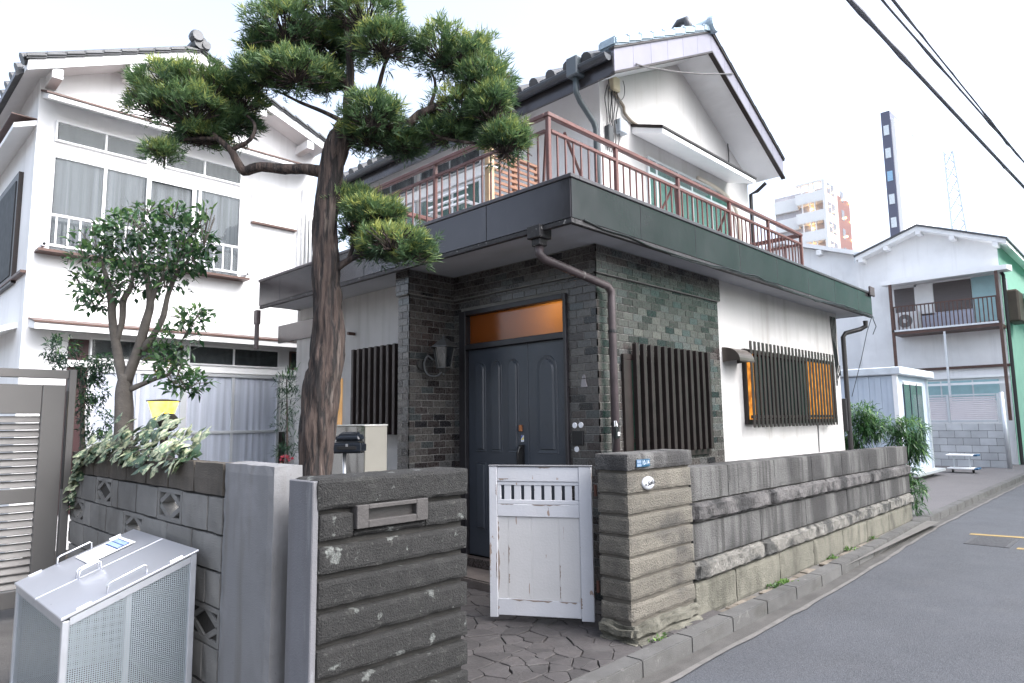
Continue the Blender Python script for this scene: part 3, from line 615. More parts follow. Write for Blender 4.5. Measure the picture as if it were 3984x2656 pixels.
# --- slab, soffit, fascia panels
MB().box(3.79, 10.72, 3.07, 8.13, 2.955, 3.19).build('balcony_slab', mat('grey_slab_soffit', (.43, .44, .47), .8, var=.07, vs=1.2, bump=.12, bs=90, stains=[((.26, .26, .26), (2.5, .8, 1), .5, .75, .5)]), H)
def fpanel(p0, p1, z0, z1, nm='fascia_panel', th=.03):
    m_ = MB().obox(p0, p1, th, z0, z1); m_.build(nm, FASCIA, H, bevel=.0015)
y = 3.045
while y < 8.14:
    y2 = min(y+.91, 8.15); fpanel((3.775, y+.003), (3.775, y2-.003), 2.948, 3.252); y = y2
x = 3.765
while x < 10.74:
    x2 = min(x+.91, 10.75); fpanel((x+.003, 3.055), (x2-.003, 3.055), 2.948, 3.252); x = x2
fpanel((10.735, 3.075), (10.735, 8.15), 2.948, 3.252); fpanel((3.79, 8.135), (10.72, 8.135), 2.948, 3.252)
COP = mat('coping_metal', (.11, .10, .11), .35, metal=.3, var=.15, vs=3)
cp = MB(); cp.box(3.748, 3.85, 3.028, 8.162, 3.253, 3.285); cp.box(3.85, 10.762, 3.028, 3.13, 3.253, 3.285); cp.box(10.66, 10.762, 3.13, 8.162, 3.253, 3.285); cp.build('coping', COP, H, bevel=.004)
dp = MB(); dp.box(3.762, 3.80, 3.042, 8.14, 2.905, 2.947); dp.box(3.80, 10.74, 3.042, 3.08, 2.905, 2.947); dp.build('drip_edge', DRIP, H, bevel=.005)
# loose cable along the lower edge on the road side
pts = [(x, 3.036+.006*nz((x*4, 0, 0)), 2.925+.02*math.sin(x*2.1)-.02*nz((x*3, 2, 0))) for x in np.arange(3.9, 10.8, .12)]
MB().tube(pts, .008, 6).build('loose_cable', BLACK, H)
MB().tube([(x, y-.012, z-.02+.012*nz((x*5, 7, 0))) for x, y, z in pts[10:]], .006, 6).build('loose_cable', BLACK, H)
# lower rear canopy at the left end
cn = MB(); cn.box(4.30, 4.34, 7.4, 8.7, 2.56, 2.80); cn.box(4.34, 5.2, 7.4, 8.7, 2.60, 2.78); cn.build('rear_canopy', FASCIA, H, bevel=.004)
MB().box(3.745, 3.80, 8.16, 8.25, 2.72, 2.90).build('rain_head', PIPE, H, bevel=.006)
MB().tube([(3.77, 8.2, 2.74), (3.77, 8.2, 2.4)], .03, 8).build('downpipe', PIPE, H)
# --- window grilles
def grille(name, axis, a0, a1, c, z0, z1, n, wd, dep, m=DARKALU, drop=0):
    g = MB()
    for zz in (z0+.10, z1-.14):
        if axis == 'x': g.box(a0, a1, c+dep, c+dep+.02, zz, zz+.035)
        else: g.box(c+dep, c+dep+.02, a0, a1, zz, zz+.035)
    go = g.build(name, m, H)
    sm = MB().box(-wd/2, wd/2, 0, dep, 0, z1-z0).mesh('slat', m, bevel=.004) if axis == 'x' else MB().box(0, dep, -wd/2, wd/2, 0, z1-z0).mesh('slat', m, bevel=.004)
    for i in range(n):
        u = a0+wd/2+(a1-a0-wd)*i/(n-1)
        place('slat', sm, go, (u, c, z0) if axis == 'x' else (c, u, z0))
    return go
grille('window_grille', 'x', 4.985, 6.315, 3.335, 1.155, 2.13, 12, .048, .045)
wf = MB(); wf.box(4.86, 6.35, 3.385, YH-.001, 1.10, 1.17); wf.box(4.86, 6.35, 3.385, YH-.001, 1.98, 2.03); wf.box(4.86, 4.98, 3.385, YH-.001, 1.17, 1.98); wf.box(6.30, 6.35, 3.385, YH-.001, 1.17, 1.98); wf.build('window_frame', DARKALU, H, bevel=.003)
MB().box(4.98, 6.30, 3.400, 3.412, 1.17, 1.98).build('window_pane', mat('dark_glass', (.02, .02, .024), .12, bump=0, spec=.7), H)
grille('window_grille', 'x', 7.14, 9.73, 3.285, 1.352, 2.312, 25, .052, .012)
wf = MB(); wf.box(7.19, 9.95, 3.372, YH-.001, 1.385, 1.44); wf.box(7.19, 9.95, 3.372, YH-.001, 2.19, 2.235); 
for a in (7.19, 7.95, 8.66, 9.91): wf.box(a, a+.04, 3.374, YH-.001, 1.44, 2.19)
wf.build('window_frame', DARKALU, H, bevel=.003)
for a, b, m_ in ((7.23, 7.43, AMBER2), (7.43, 7.95, MATS['dark_glass']), (7.99, 8.66, MATS['dark_glass']), (8.70, 8.98, MATS['dark_glass']), (8.98, 9.91, AMBER2)): MB().box(a, b, 3.392, 3.404, 1.44, 2.19).build('window_pane', m_, H)
grille('window_grille', 'y', 5.50, 6.42, 4.03, 1.335, 2.262, 9, .045, .06)
gw_ = MB(); gw_.box(4.20, 4.318, 5.46, 6.20, 1.42, 2.10); gw_.build('bay_window', DARKALU, H, bevel=.004)
MB().box(4.305, 4.318, 7.05, 7.30, 1.20, 1.99).build('lit_window', lit('dim_tan_lit_glass', (.42, .24, .09), .5, (.3, .16, .05), 4, .1), H)
MB().tube([(4.31, 6.8, 2.5), (4.22, 6.8, 2.5)], .02, 8).build('wall_fitting', BROWNTRIM, H)
# --- extractor hood on the road side
hd = MB(); n = 9; P = [(YH-.001, 2.09)]+[(YH-.19*math.sin(a), 2.07+.15*math.cos(a)) for a in np.linspace(0, math.pi/2, n)]
hd.prism([(YH-.001, 2.22)]+[(YH-.20*math.sin(a)-.001, 2.07+.15*math.cos(a)) for a in np.linspace(.15, math.pi/2, n)]+[(YH-.195, 2.055), (YH-.17, 2.07)]+[(YH-.17*math.sin(a)-.001, 2.06+.12*math.cos(a)) for a in np.linspace(math.pi/2, .15, n)]+[(YH-.001, 2.18)], 'x', 6.74, 7.08)
for a in (6.735, 7.075): hd.prism([(YH-.001, 2.22)]+[(YH-.20*math.sin(q)-.001, 2.07+.15*math.cos(q)) for q in np.linspace(.15, math.pi/2, n)]+[(YH-.001, 2.06)], 'x', a, a+.008)
hd.build('extractor_hood', mat('bronze_hood', (.13, .11, .095), .35, metal=.4, var=.15), H)
# --- rainwater pipes
hdm = MB(); hdm.prism([(3.73, 3.33), (3.87, 3.33), (3.87, 3.47), (3.73, 3.47)], 'z', 2.855, 2.955); hdm.prism([(3.755, 3.355), (3.845, 3.355), (3.845, 3.445), (3.755, 3.445)], 'z', 2.80, 2.854)
rh = hdm.build('rain_head', mat('flaking_rain_head', (.03, .028, .03), .6, var=.3, vs=20, bump=.3, stains=[((.35, .34, .33), 30, .62, .68, .8)]), H, bevel=.006)
MB().tube([(3.80, 3.40, 2.80), (3.80, 3.40, 2.74), (3.84, 3.395, 2.71), (4.58, 3.335, 2.585), (4.63, 3.33, 2.545), (4.63, 3.33, 2.47), (4.63, 3.33, .0)], .034, 12).build('downpipe', PIPE, H, smooth=True)
for z in (.6, 1.42, 2.2): MB().lathe([(.04, -.012), (.04, .012)], (4.63, 3.33, z), 12).build('pipe_bracket', BLACK, H)
MB().tube([(10.66, 3.12, 2.86), (10.66, 3.12, 2.78), (10.62, 3.18, 2.74), (10.45, 3.34, 2.68), (10.40, 3.36, 2.62), (10.40, 3.36, .0)], .034, 10).build('downpipe', mat('dark_pipe', (.025, .022, .022), .5, var=.2), H)
MB().box(10.60, 10.80, 3.0, 3.03, 3.22, 3.36).build('rain_head', PIPE, H, bevel=.008)
MB().box(10.325, 10.42, 3.36, 3.55, 1.25, 1.72).build('meter_box', mat('charcoal_box', (.03, .03, .032), .5), H, bevel=.006)
cb = MB()
for k in range(4): cb.tube([(10.05+.06*k, YH-.012, 2.9), (10.06+.05*k, YH-.015, 2.6-.05*k), (10.12+.04*k, YH-.014, 2.2), (10.14+.05*k, YH-.014, 1.9+.1*k), (10.2+.03*k, YH-.02, 2.05)], .007, 6)
cb.build('wall_cables', BLACK, H)
MB().tube([(9.32, YH-.01, 1.36), (9.32, YH-.01, 1.25), (9.31, YH-.01, 1.0)], .008, 6).build('wall_cables', mat('grey_cable', (.3, .3, .3), .6), H)

# --- upper storey
XL, XR, YG, YB = 6.32, 10.30, 4.63, 9.85
up_ = MB(); up_.prism([(XL, 3.19), (XR, 3.19), (XR, 5.52), (8.2, 6.60), (XL, 5.62)], 'y', YG, YB); up_.build('upper_wall', WHITE2, H)
def zr(x): return 6.51-(8.2-x)*.508 if x < 8.2 else 6.51-(x-8.2)*.538
rf = MB(); rf.prism([(5.88, zr(5.88)), (8.2, 6.51), (8.2, 6.72), (5.88, zr(5.88)+.21)], 'y', 4.13, YB+.3); rf.prism([(8.2, 6.51), (10.45, zr(10.45)), (10.45, zr(10.45)+.21), (8.2, 6.72)], 'y', 4.13, YB+.3)
roof = rf.build('roof', SOFFIT, H)
BARGE = mat('lavender_grey_barge_metal', (.30, .29, .355), .4, metal=.1, var=.06, vs=3, bump=.03, objrand=.06)
for i in range(6):
    a = 5.88+2.32*i/6; b = 5.88+2.32*(i+1)/6-.004
    MB().prism([(a, zr(a)-.02), (b, zr(b)-.02), (b, zr(b)+.25), (a, zr(a)+.25)], 'y', 4.09, 4.13).build('barge_panel', BARGE, roof)
for i in range(6):
    a = 8.2+2.25*i/6; b = 8.2+2.25*(i+1)/6-.004
    MB().prism([(a, zr(a)-.02), (b, zr(b)-.02), (b, zr(b)+.25), (a, zr(a)+.25)], 'y', 4.09, 4.13).build('barge_panel', BARGE, roof)
ed = MB()
for (a, b) in ((5.86, 8.2), (8.2, 10.47)): ed.prism([(a, zr(a)-.045), (b, zr(b)-.045), (b, zr(b)-.02), (a, zr(a)-.02)], 'y', 4.075, 4.14); ed.prism([(a, zr(a)+.25), (b, zr(b)+.25), (b, zr(b)+.275), (a, zr(a)+.275)], 'y', 4.07, 4.14)
ed.build('barge_edge', DARKALU, roof)
for i in range(9):      # verge tiles on the near slope
    a = 5.86+2.34*i/9; b = a+2.34/9+.03
    MB().prism([(a, zr(a)+.285), (b, zr(b)+.265), (b, zr(b)+.375), (a, zr(a)+.395)], 'y', 4.05, 4.30).build('verge_tile', BTILE, roof, bevel=.02, bseg=2)
for i in range(20):     # round courses running up the slope, ends showing along the eave
    y = 4.42+i*.272
    MB().tube([(5.80, y, zr(5.80)+.27), (5.95, y, zr(5.95)+.27), (8.15, y, zr(8.15)+.27)], .075, 10).build('roof_tile_course', RTILE, roof, smooth=False)
for i in range(20):
    a, b = 5.83, 8.17; y0 = 4.42+i*.272+.03; y1 = y0+.22
    m2 = MB(); m2.add([(a, y0, zr(a)+.275), (b, y0, zr(b)+.275), (b, y1, zr(b)+.275), (a, y1, zr(a)+.275), (a, y0, zr(a)+.22), (a, y1, zr(a)+.22)], [(0, 1, 2, 3), (0, 3, 5, 4)]); m2.build('pan_tile_course', RTILE, roof)
rd = MB(); rd.tube([(8.2, 4.02, 6.86), (8.2, YB+.3, 6.86)], .10, 12); rd.box(8.10, 8.30, 4.10, YB+.3, 6.70, 6.84); rd.build('ridge', BTILE, roof)
MB().lathe([(.001, -.03), (.11, -.03), (.12, 0), (.12, .05)], (8.2, 4.03, 6.86), 16, 'y').build('ridge_end_tile', BTILE, roof)
oni = MB(); oni.tube([(8.2, 4.46, 6.93), (8.2, 4.42, 7.02), (8.2, 4.45, 7.11), (8.2, 4.56, 7.12), (8.2, 4.66, 7.02)], .055, 10); oni.build('ridge_ornament', RTILE, roof, smooth=True)
for i in range(9):
    a = 8.22+2.24*i/9; b = a+2.24/9+.02
    MB().prism([(a, zr(a)+.28), (b, zr(b)+.27), (b, zr(b)+.295), (a, zr(a)+.315)], 'y', 4.06, 4.30).build('verge_tile', RTILE, roof, bevel=.015)
# eave gutter and fascia on the entrance side
MB().box(5.865, 5.90, 4.10, YB+.3, zr(5.88)-.05, zr(5.88)+.20).build('eave_fascia', FASCIA, roof)
gt = MB(); n = 8; A = [(5.80+.065*math.cos(a), zr(5.8)+.20+.065*math.sin(a)) for a in np.linspace(math.pi, 2*math.pi, n)]; gt.prism(A+[(p[0], p[1]) for p in [(5.857, zr(5.8)+.21), (5.743, zr(5.8)+.21)]], 'y', 4.12, YB+.3)
gt.build('gutter', mat('dark_gutter', (.045, .05, .06), .4, var=.15), roof)
MB().box(5.72, 5.88, 4.50, 4.66, zr(5.8)+.10, zr(5.8)+.33).build('rain_head', mat('slate_rain_head', (.10, .12, .135), .4), roof, bevel=.012)
MB().tube([(5.80, 4.58, 5.40), (5.80, 4.58, 5.22), (5.86, 4.57, 5.12), (6.08, 4.55, 4.93), (6.12, 4.55, 4.86), (6.13, 4.55, 3.2)], .034, 10).build('downpipe', mat('slate_pipe', (.075, .095, .105), .4, var=.1), H, smooth=True)
# hook and scarf of wire on the eave
MB().tube([(5.84, 5.55, 5.30), (5.72, 5.56, 5.34), (5.66, 5.58, 5.50), (5.68, 5.58, 5.62)], .016, 8).build('eave_hook', mat('grey_metal', (.22, .21, .2), .5), H)
MB().lathe([(.03, 0), (.015, .09)], (5.68, 5.58, 5.60), 8).build('eave_hook_cap', mat('faded_red', (.35, .10, .09), .6), H)
MB().tube([(6.29, 4.075, 5.55), (6.52, 4.06, 5.59), (6.74, 4.055, 5.655), (7.14, 4.055, 5.77), (7.54, 4.055, 5.905), (7.88, 4.055, 6.02), (8.2, 4.055, 6.145), (8.5, 4.06, 6.26), (8.80, 4.072, 6.385)], .009, 6).build('sagging_wire', mat('grey_wire', (.18, .17, .17), .6), H)
# gable window, awning
def sash(parent, axis, a0, a1, c, z0, z1, cuts, zt=None, fm=ALU, fw_=.035, cm=CURT, pitch=.11, dep=.05, inside=1):
    """window: frame, mullions, panes, curtain. inside = +1 if the room lies at larger c"""
    f = MB(); B = (lambda u0, u1, d0, d1, q0, q1: f.box(u0, u1, min(c+d0*inside, c+d1*inside), max(c+d0*inside, c+d1*inside), q0, q1)) if axis == 'x' else (lambda u0, u1, d0, d1, q0, q1: f.box(min(c+d0*inside, c+d1*inside), max(c+d0*inside, c+d1*inside), u0, u1, q0, q1))
    B(a0, a1, -.03, .02, z0, z0+fw_); B(a0, a1, -.03, .02, z1-fw_, z1); B(a0, a0+fw_, -.03, .02, z0+fw_, z1-fw_); B(a1-fw_, a1, -.03, .02, z0+fw_, z1-fw_)
    for u in cuts: B(u-fw_*.5, u+fw_*.5, -.028, .018, z0+fw_, z1-fw_)
    if zt: B(a0+fw_, a1-fw_, -.026, .016, zt-fw_*.5, zt+fw_*.5)
    w_ = f.build('window', fm, parent, bevel=.003)
    C = [a0+fw_]+list(cuts)+[a1-fw_]
    for u0, u1 in zip(C[:-1], C[1:]):
        p = MB(); d0, d1 = -.025*inside, -.020*inside
        if axis == 'x': p.box(u0+fw_*.4, u1-fw_*.4, c+min(d0, d1), c+max(d0, d1), z0+fw_, z1-fw_)
        else: p.box(c+min(d0, d1), c+max(d0, d1), u0+fw_*.4, u1-fw_*.4, z0+fw_, z1-fw_)
        p.build('pane', GLASS, w_)
    if cm: curtain(a0+fw_, a1-fw_, c-.004*inside, z0+fw_, z1-fw_, pitch, .0075, axis, a0).build('curtain', cm, w_)
    return w_
sash(H, 'x', 7.29, 9.61, YG-.008, 3.25, 4.88, [7.50, 8.06, 8.42, 8.98], 4.66, cm=CURTG, pitch=.2)
aw = MB(); aw.prism([(YG, 5.10), (4.18, 4.965), (4.18, 5.03), (YG, 5.19)], 'x', 6.99, 9.58); awo = aw.build('awning', TRIM, H, bevel=.004)
MB().prism([(YG, 5.192), (4.165, 5.032), (4.165, 5.060), (YG, 5.225)], 'x', 6.97, 9.60).build('flashing', DARKALU, awo)
# windows on the entrance side of the upper floor
sash(H, 'y', 6.72, 8.12, XL-.008, 3.5, 4.90, [7.34], None, cm=CURTG, inside=1)
sash(H, 'y', 6.72, 8.12, XL-.008, 5.10, 5.38, [7.40], None, cm=CURT, inside=1, fw_=.025)
sash(H, 'y', 8.24, 9.60, XL-.008, 3.5, 4.90, [8.9], None, cm=CURTG, inside=1)
sash(H, 'y', 8.24, 9.60, XL-.008, 5.10, 5.38, [8.9], None, cm=CURT, inside=1, fw_=.025)
hb = MB(); hb.box(XL-.05, XL, 6.66, 9.7, 4.93, 5.07); hb.build('header_band', TRIM, H)
sh = MB()
for z in (4.45, 4.53, 4.64): sh.box(XL-.40, XL-.36, 6.62, 7.45, z, z+.025)
sh.box(XL-.40, XL-.0, 6.62, 6.66, 4.43, 4.47); sh.box(XL-.40, XL, 7.41, 7.45, 4.43, 4.47); sh.build('flower_rail', TRIM, H)
# cables and boxes by the corner of the gable wall
bx = MB().box(6.50, 6.64, YG-.09, YG-.001, 5.50, 5.68).build('junction_box', mat('cream_box', (.50, .44, .30), .6), H, bevel=.01)
MB().box(6.60, 6.76, YG-.10, YG-.001, 4.98, 5.16).build('junction_box', mat('grey_box', (.38, .42, .46), .5), H, bevel=.012)
MB().box(6.40, 6.50, YG-.07, YG-.001, 4.78, 5.02).build('junction_box', mat('charcoal_box2', (.07, .075, .08), .5), H, bevel=.008)
cb = MB()
for k in range(6):
    x0 = 6.40+.035*k; cb.tube(spline([(x0+.05, YG-.03, 5.55, .007), (x0-.04+.02*(k % 3), YG-.05-.01*k, 5.35, .007), (x0+.01*(k % 2), YG-.045, 5.15, .007), (x0+.04*(k % 3), YG-.04, 4.95, .007), (x0+.02, YG-.03, 4.7, .007)], 4), .007, 6)
cb.build('cable_bundle', BLACK, H)
lp = MB(); lp.tube([(6.62+.17*math.sin(a), YG-.05, 5.60-.19*math.cos(a)) for a in np.linspace(-2.6, 2.2, 22)], .006, 6); lp.build('cable_loop', mat('thin_grey_cable', (.20, .20, .20), .6), H)
MB().tube(spline([(6.55, YG-.03, 5.50, .02), (6.68, YG-.03, 5.44, .02), (6.78, YG-.03, 5.38, .02), (6.80, YG-.03, 5.30, .02), (6.95, YG-.03, 5.24, .02), (7.2, YG-.03, 5.22, .02)], 4), .02, 8).build('conduit', mat('tan_conduit', (.25, .21, .16), .7), H)
MB().tube(spline([(8.6, YG-.03, 4.92, .03), (9.2, YG-.05, 4.88, .03), (9.7, YG-.05, 4.72, .03), (9.85, YG-.05, 4.3, .03), (9.88, YG-.05, 3.3, .03)], 5), .03, 10).build('air_hose', mat('cream_hose', (.55, .50, .42), .7), H, smooth=True)
MB().tube([(9.63, YG-.02, 5.75), (9.62, YG-.03, 5.6), (9.61, YG-.03, 5.25)], .008, 6).build('wall_cable', BLACK, H)
MB().tube([(10.36, 4.35, 5.22), (10.36, 4.5, 5.12), (10.38, 4.62, 5.10), (10.38, 4.62, 3.2)], .03, 8).build('downpipe', MATS['dark_pipe'], H)

MB().tube([(10.77, 3.05, 2.95), (10.70, 3.12, 2.7), (10.62, 3.2, 2.3), (10.5, 3.33, 1.75)], .005, 5).build('hanging_wire', BLACK, H)
MB().tube([(10.78, 3.05, 2.9), (10.80, 3.02, 2.78), (10.76, 3.06, 2.66)], .006, 5).build('hanging_wire', BLACK, H)
# ================================================================== BALCONY RAILING
rl = thing('balcony_railing', 'rusty red metal railing round the balcony of the white house', 'railing', (6.2, 4.0, 3.285))
ZT = 3.93
bm_ = MB().box(-.0065, .0065, -.0065, .0065, 0, .60).mesh('baluster', RAIL)
ptop = MB(); ptop.box(3.925, 9.185, 3.39, 3.44, ZT-.02, ZT+.02); ptop.build('top_rail', RAIL, rl, bevel=.006)
MB().box(3.925, 3.975, 3.445, 6.33, ZT-.02, ZT+.02).build('top_rail', RAIL, rl, bevel=.006)
MB().box(3.98, 9.14, 3.40, 3.43, 3.785, 3.815).build('middle_rail', RAIL, rl, bevel=.004); MB().box(3.935, 3.965, 3.445, 6.30, 3.785, 3.815).build('middle_rail', RAIL, rl, bevel=.004)
MB().box(3.98, 9.14, 3.40, 3.43, 3.30, 3.33).build('bottom_rail', RAIL, rl); MB().box(3.935, 3.965, 3.445, 6.30, 3.30, 3.33).build('bottom_rail', RAIL, rl)
MB().box(9.13, 9.19, 3.445, 4.6, ZT-.03, ZT+.02).build('top_rail', RAIL, rl, bevel=.006); MB().box(9.145, 9.175, 3.445, 4.6, 3.785, 3.815).build('middle_rail', RAIL, rl)
MB().box(3.98, 6.3, 6.27, 6.33, ZT-.03, ZT+.02).build('top_rail', RAIL, rl, bevel=.006); MB().box(3.98, 6.3, 6.285, 6.315, 3.60, 3.64).build('middle_rail', RAIL, rl)
for x in (3.95, 4.88, 5.96, 7.08, 8.12, 9.16): MB().box(x-.018, x+.018, 3.397, 3.433, 3.19, ZT-.02).build('post', RAIL, rl, bevel=.004)
for y in (4.86, 6.30): MB().box(3.932, 3.968, y-.018, y+.018, 3.19, ZT-.02).build('post', RAIL, rl, bevel=.004)
x = 4.06
while x < 9.10:
    if min(abs(x-q) for q in (4.88, 5.96, 7.08, 8.12)) > .03: place('baluster', bm_, rl, (x, 3.415, 3.21))
    x += .104
y = 3.53
while y < 6.25:
    if abs(y-4.86) > .03: place('baluster', bm_, rl, (3.95, y, 3.21))
    y += .112
y = 3.53
while y < 4.55: place('baluster', bm_, rl, (9.16, y, 3.21)); y += .112
for (a, b) in (((4.22, 3.47, 3.88), (4.75, 3.62, 3.46)), ((4.02, 3.50, 3.82), (4.10, 3.62, 3.30)), ((5.98, 3.46, 3.86), (6.36, 3.66, 3.44)), ((5.92, 3.46, 3.80), (5.75, 3.62, 3.35)), ((7.10, 3.46, 3.82), (7.0, 3.64, 3.34))):
    b_ = MB().tube([a, b], .014, 6).build('stay', RAIL, rl); MB().lathe([(.022, -.03), (.022, .03)], b, 8).build('rubber_cap', BLACK, b_)
# wooden lattice panel and its post on the balcony
WOOD = mat('orange_brown_wood', (.29, .135, .075), .6, var=.2, vs=(4), bump=.2, bs=40)
lt = thing('wooden_lattice', 'orange brown slatted wooden screen standing behind the balcony railing', 'screen', (4.75, 4.6, 3.19))
for a in (4.42, 4.76, 5.10): MB().box(a, a+.045, 4.585, 4.625, 3.19, 4.12).build('upright', WOOD, lt, bevel=.003)
MB().box(4.42, 5.145, 4.58, 4.63, 4.121, 4.15).build('top_bar', WOOD, lt, bevel=.003)
for i in range(14): MB().box(4.43, 5.135, 4.570, 4.583, 3.24+i*.062, 3.24+i*.062+.030).build('slat', WOOD, lt, bevel=.002)
pp = thing('wooden_post', 'pale timber post tied to the balcony railing left of the lattice screen', 'post', (4.16, 4.33, 3.19))
MB().box(4.13, 4.20, 4.30, 4.36, 3.19, 3.99).build('timber', mat('pale_timber', (.50, .36, .22), .7, var=.15, vs=8), pp, bevel=.004)
for z in (3.42, 3.80): MB().tube([(4.12, 4.38, z), (4.12, 4.28, z), (4.215, 4.28, z), (4.215, 4.38, z)], .006, 6).build('tie', TRIM, pp)

# ================================================================== WALL LANTERN, KEY BOX
ln = thing('wall_lantern', 'old bronze carriage lantern on the tiled wall left of the front door', 'wall lantern', (4.2, 5.15, 1.9))
LM = mat('verdigris_bronze', (.085, .085, .082), .45, metal=.3, var=.25, vs=20)
c = (4.19, 5.02, 2.09)
MB().lathe([(.145, .085), (.14, .095), (.085, .135), (.045, .165), (.018, .178), (.014, .195), (.018, .205), (.004, .22)], c, 6).build('cap', LM, ln)
hexb = MB()
for k in range(6):
    a = 2*math.pi*k/6; hexb.tube([(c[0]+.105*math.cos(a), c[1]+.105*math.sin(a), c[2]+.085), (c[0]+.070*math.cos(a), c[1]+.070*math.sin(a), c[2]-.105)], .007, 6)
hexb.lathe([(.078, -.118), (.078, -.104)], c, 6); hexb.build('cage', LM, ln)
MB().lathe([(.066, -.104), (.100, .085)], c, 6).build('glass', glass('smoky_lantern_glass', (.18, .2, .2), .6, .1), ln)
MB().lathe([(.022, -.10), (.026, -.03), (.02, .02), (.004, .03)], c, 10).build('bulb', mat('dull_bulb', (.5, .5, .48), .3), ln, smooth=True)
MB().lathe([(.06, -.118), (.03, -.150), (.012, -.165), (.014, -.178), (.004, -.19)], c, 12).build('finial', LM, ln)
MB().tube(spline([(4.19, 5.02, 1.955, .012), (4.15, 5.08, 1.90, .012), (4.10, 5.16, 1.92, .012), (4.09, 5.20, 2.02, .012), (4.12, 5.18, 2.10, .012), (4.15, 5.13, 2.06, .012)], 5), .012, 8).build('scroll_bracket', LM, ln)
MB().lathe([(.05, 0), (.05, .02)], (4.09, 5.238, 2.02), 14, 'y').build('back_plate', LM, ln)
kb = thing('key_box', 'small black key box hanging from the brown downpipe near the door', 'key box', (4.56, 3.28, 1.30))
MB().box(4.535, 4.595, 3.262, 3.292, 1.30, 1.40).build('body', BLACK, kb, bevel=.008, bseg=2); MB().box(4.566, 4.592, 3.2595, 3.2625, 1.325, 1.355).build('label_tag', PL, kb)
MB().tube([(4.547, 3.277, 1.40), (4.547, 3.279, 1.445), (4.585, 3.290, 1.445), (4.585, 3.280, 1.40)], .005, 6).build('shackle', STEEL, kb)
# steel cabinet and saddle behind the mail slot wall
cbn = thing('steel_cabinet', 'tall stainless steel cabinet beside the tree trunk by the tiled pier', 'cabinet', (3.3, 5.15, -.03))
MB().box(3.206, 3.43, 4.872, 5.42, -.03, 1.430).build('body', mat('beige_cabinet_side', (.36, .345, .30), .5, metal=.2, var=.06, bump=.03), cbn, bevel=.004)
mz = MB(); nn = 14
for i in range(nn+1):
    for k in range(nn+1): mz.v.append((3.200+.004*nz((i*.25, k*.25, 3)), 4.876+.54*i/nn, -.02+1.446*k/nn))
for i in range(nn):
    for k in range(nn): mz.f.append((i*(nn+1)+k, (i+1)*(nn+1)+k, (i+1)*(nn+1)+k+1, i*(nn+1)+k+1)); mz.mi.append(0)
mz.build('mirror_panel', mat('mirror_steel', (.50, .51, .50), .08, metal=1., var=.03, bump=0), cbn, smooth=True)
MB().box(3.195, 3.435, 4.868, 5.424, 1.431, 1.443).build('lid', mat('pale_cabinet_edge', (.6, .6, .58), .4, metal=.4), cbn, bevel=.002)
sd_ = thing('post_unit', 'boxy black plastic unit on a chrome post behind the mail slot wall', 'post unit', (2.70, 4.34, -.03))
ax = Vector((.70, -.71, 0)); bx_ = Vector((.71, .70, 0))
def ubox(name, u0, u1, d0, d1, z0, z1, m, par, bev, top=0):
    q = []
    for z in (z0, z1):
        for (u, d) in ((u0, d0), (u1, d0), (u1, d1), (u0, d1)): p = Vector((2.70, 4.34, 0))+ax*(u*(1-.25*(z == z1)*top))+bx_*d; q.append((p.x, p.y, z+(.02*top*(d-d0)/(d1-d0+1e-6) if z == z1 else 0)))
    return MB().add(q, [(0, 3, 2, 1), (4, 5, 6, 7), (0, 1, 5, 4), (1, 2, 6, 5), (2, 3, 7, 6), (3, 0, 4, 7)]).build(name, m, par, bevel=bev, bseg=3, smooth=False)
VN = mat('navy_black_vinyl', (.012, .016, .024), .3, var=.1, bump=.05)
ub = ubox('body', -.112, .112, 0, .16, 1.235, 1.315, VN, sd_, .014)
ubox('hood', -.11, .11, .012, .15, 1.318, 1.372, VN, sd_, .02, 1); ubox('slot', -.07, .07, -.004, .01, 1.262, 1.288, mat('slot_black', (.004, .004, .005), .6, bump=0), ub, .002)
ubox('badge', -.008, .008, -.006, -.001, 1.285, 1.305, STEEL, ub, .001)
MB().tube([(2.72, 4.40, 1.24), (2.73, 4.40, -.03)], .014, 10).build('post', STEEL, sd_, smooth=True)

# ================================================================== LEFT HOUSE
LH = thing('left_house', 'white two storey gabled house with curtained windows behind the block wall', 'house', (3.3, 11.5, -.03))
YL = 9.3
XA = 3.17
def zl(x): return 6.365-(XA-x)*.459 if x < XA else 6.365-(x-XA)*.373
MB().prism([(1.52, -.03), (5.12, -.03), (5.12, zl(5.12)+.02), (XA, 6.385), (1.52, zl(1.52)+.02)], 'y', YL, 15).build('wall', WHITE, LH)
rf = MB(); rf.prism([(1.33, zl(1.33)), (XA, zl(XA)), (XA, zl(XA)+.10), (1.33, zl(1.33)+.10)], 'y', 8.95, 15.3); rf.prism([(XA, zl(XA)), (5.12, zl(5.12)), (5.12, zl(5.12)+.10), (XA, zl(XA)+.10)], 'y', 8.95, 15.3)
lroof = rf.build('roof', TRIM, LH)
bg_ = MB()
for a, b in ((1.33, XA), (XA, 5.12)): bg_.prism([(a, zl(a)-.035), (b, zl(b)-.035), (b, zl(b)+.085), (a, zl(a)+.085)], 'y', 8.91, 8.949)
bg_.build('barge_board', TRIM, lroof)
for x in (1.62, 2.42, XA, 4.1, 4.85): MB().box(x-.055, x+.055, 8.93, YL, zl(x)-.16, zl(x)-.036).build('beam_end', TRIM, lroof, bevel=.004)
for i in range(10):
    a = 1.29+1.88*i/10; b = a+.222
    MB().prism([(a, zl(a)+.095), (b, zl(b)+.08), (b, zl(b)+.135), (a, zl(a)+.160)], 'y', 8.86, 9.12).build('verge_tile', RTILE, lroof, bevel=.02, bseg=2)
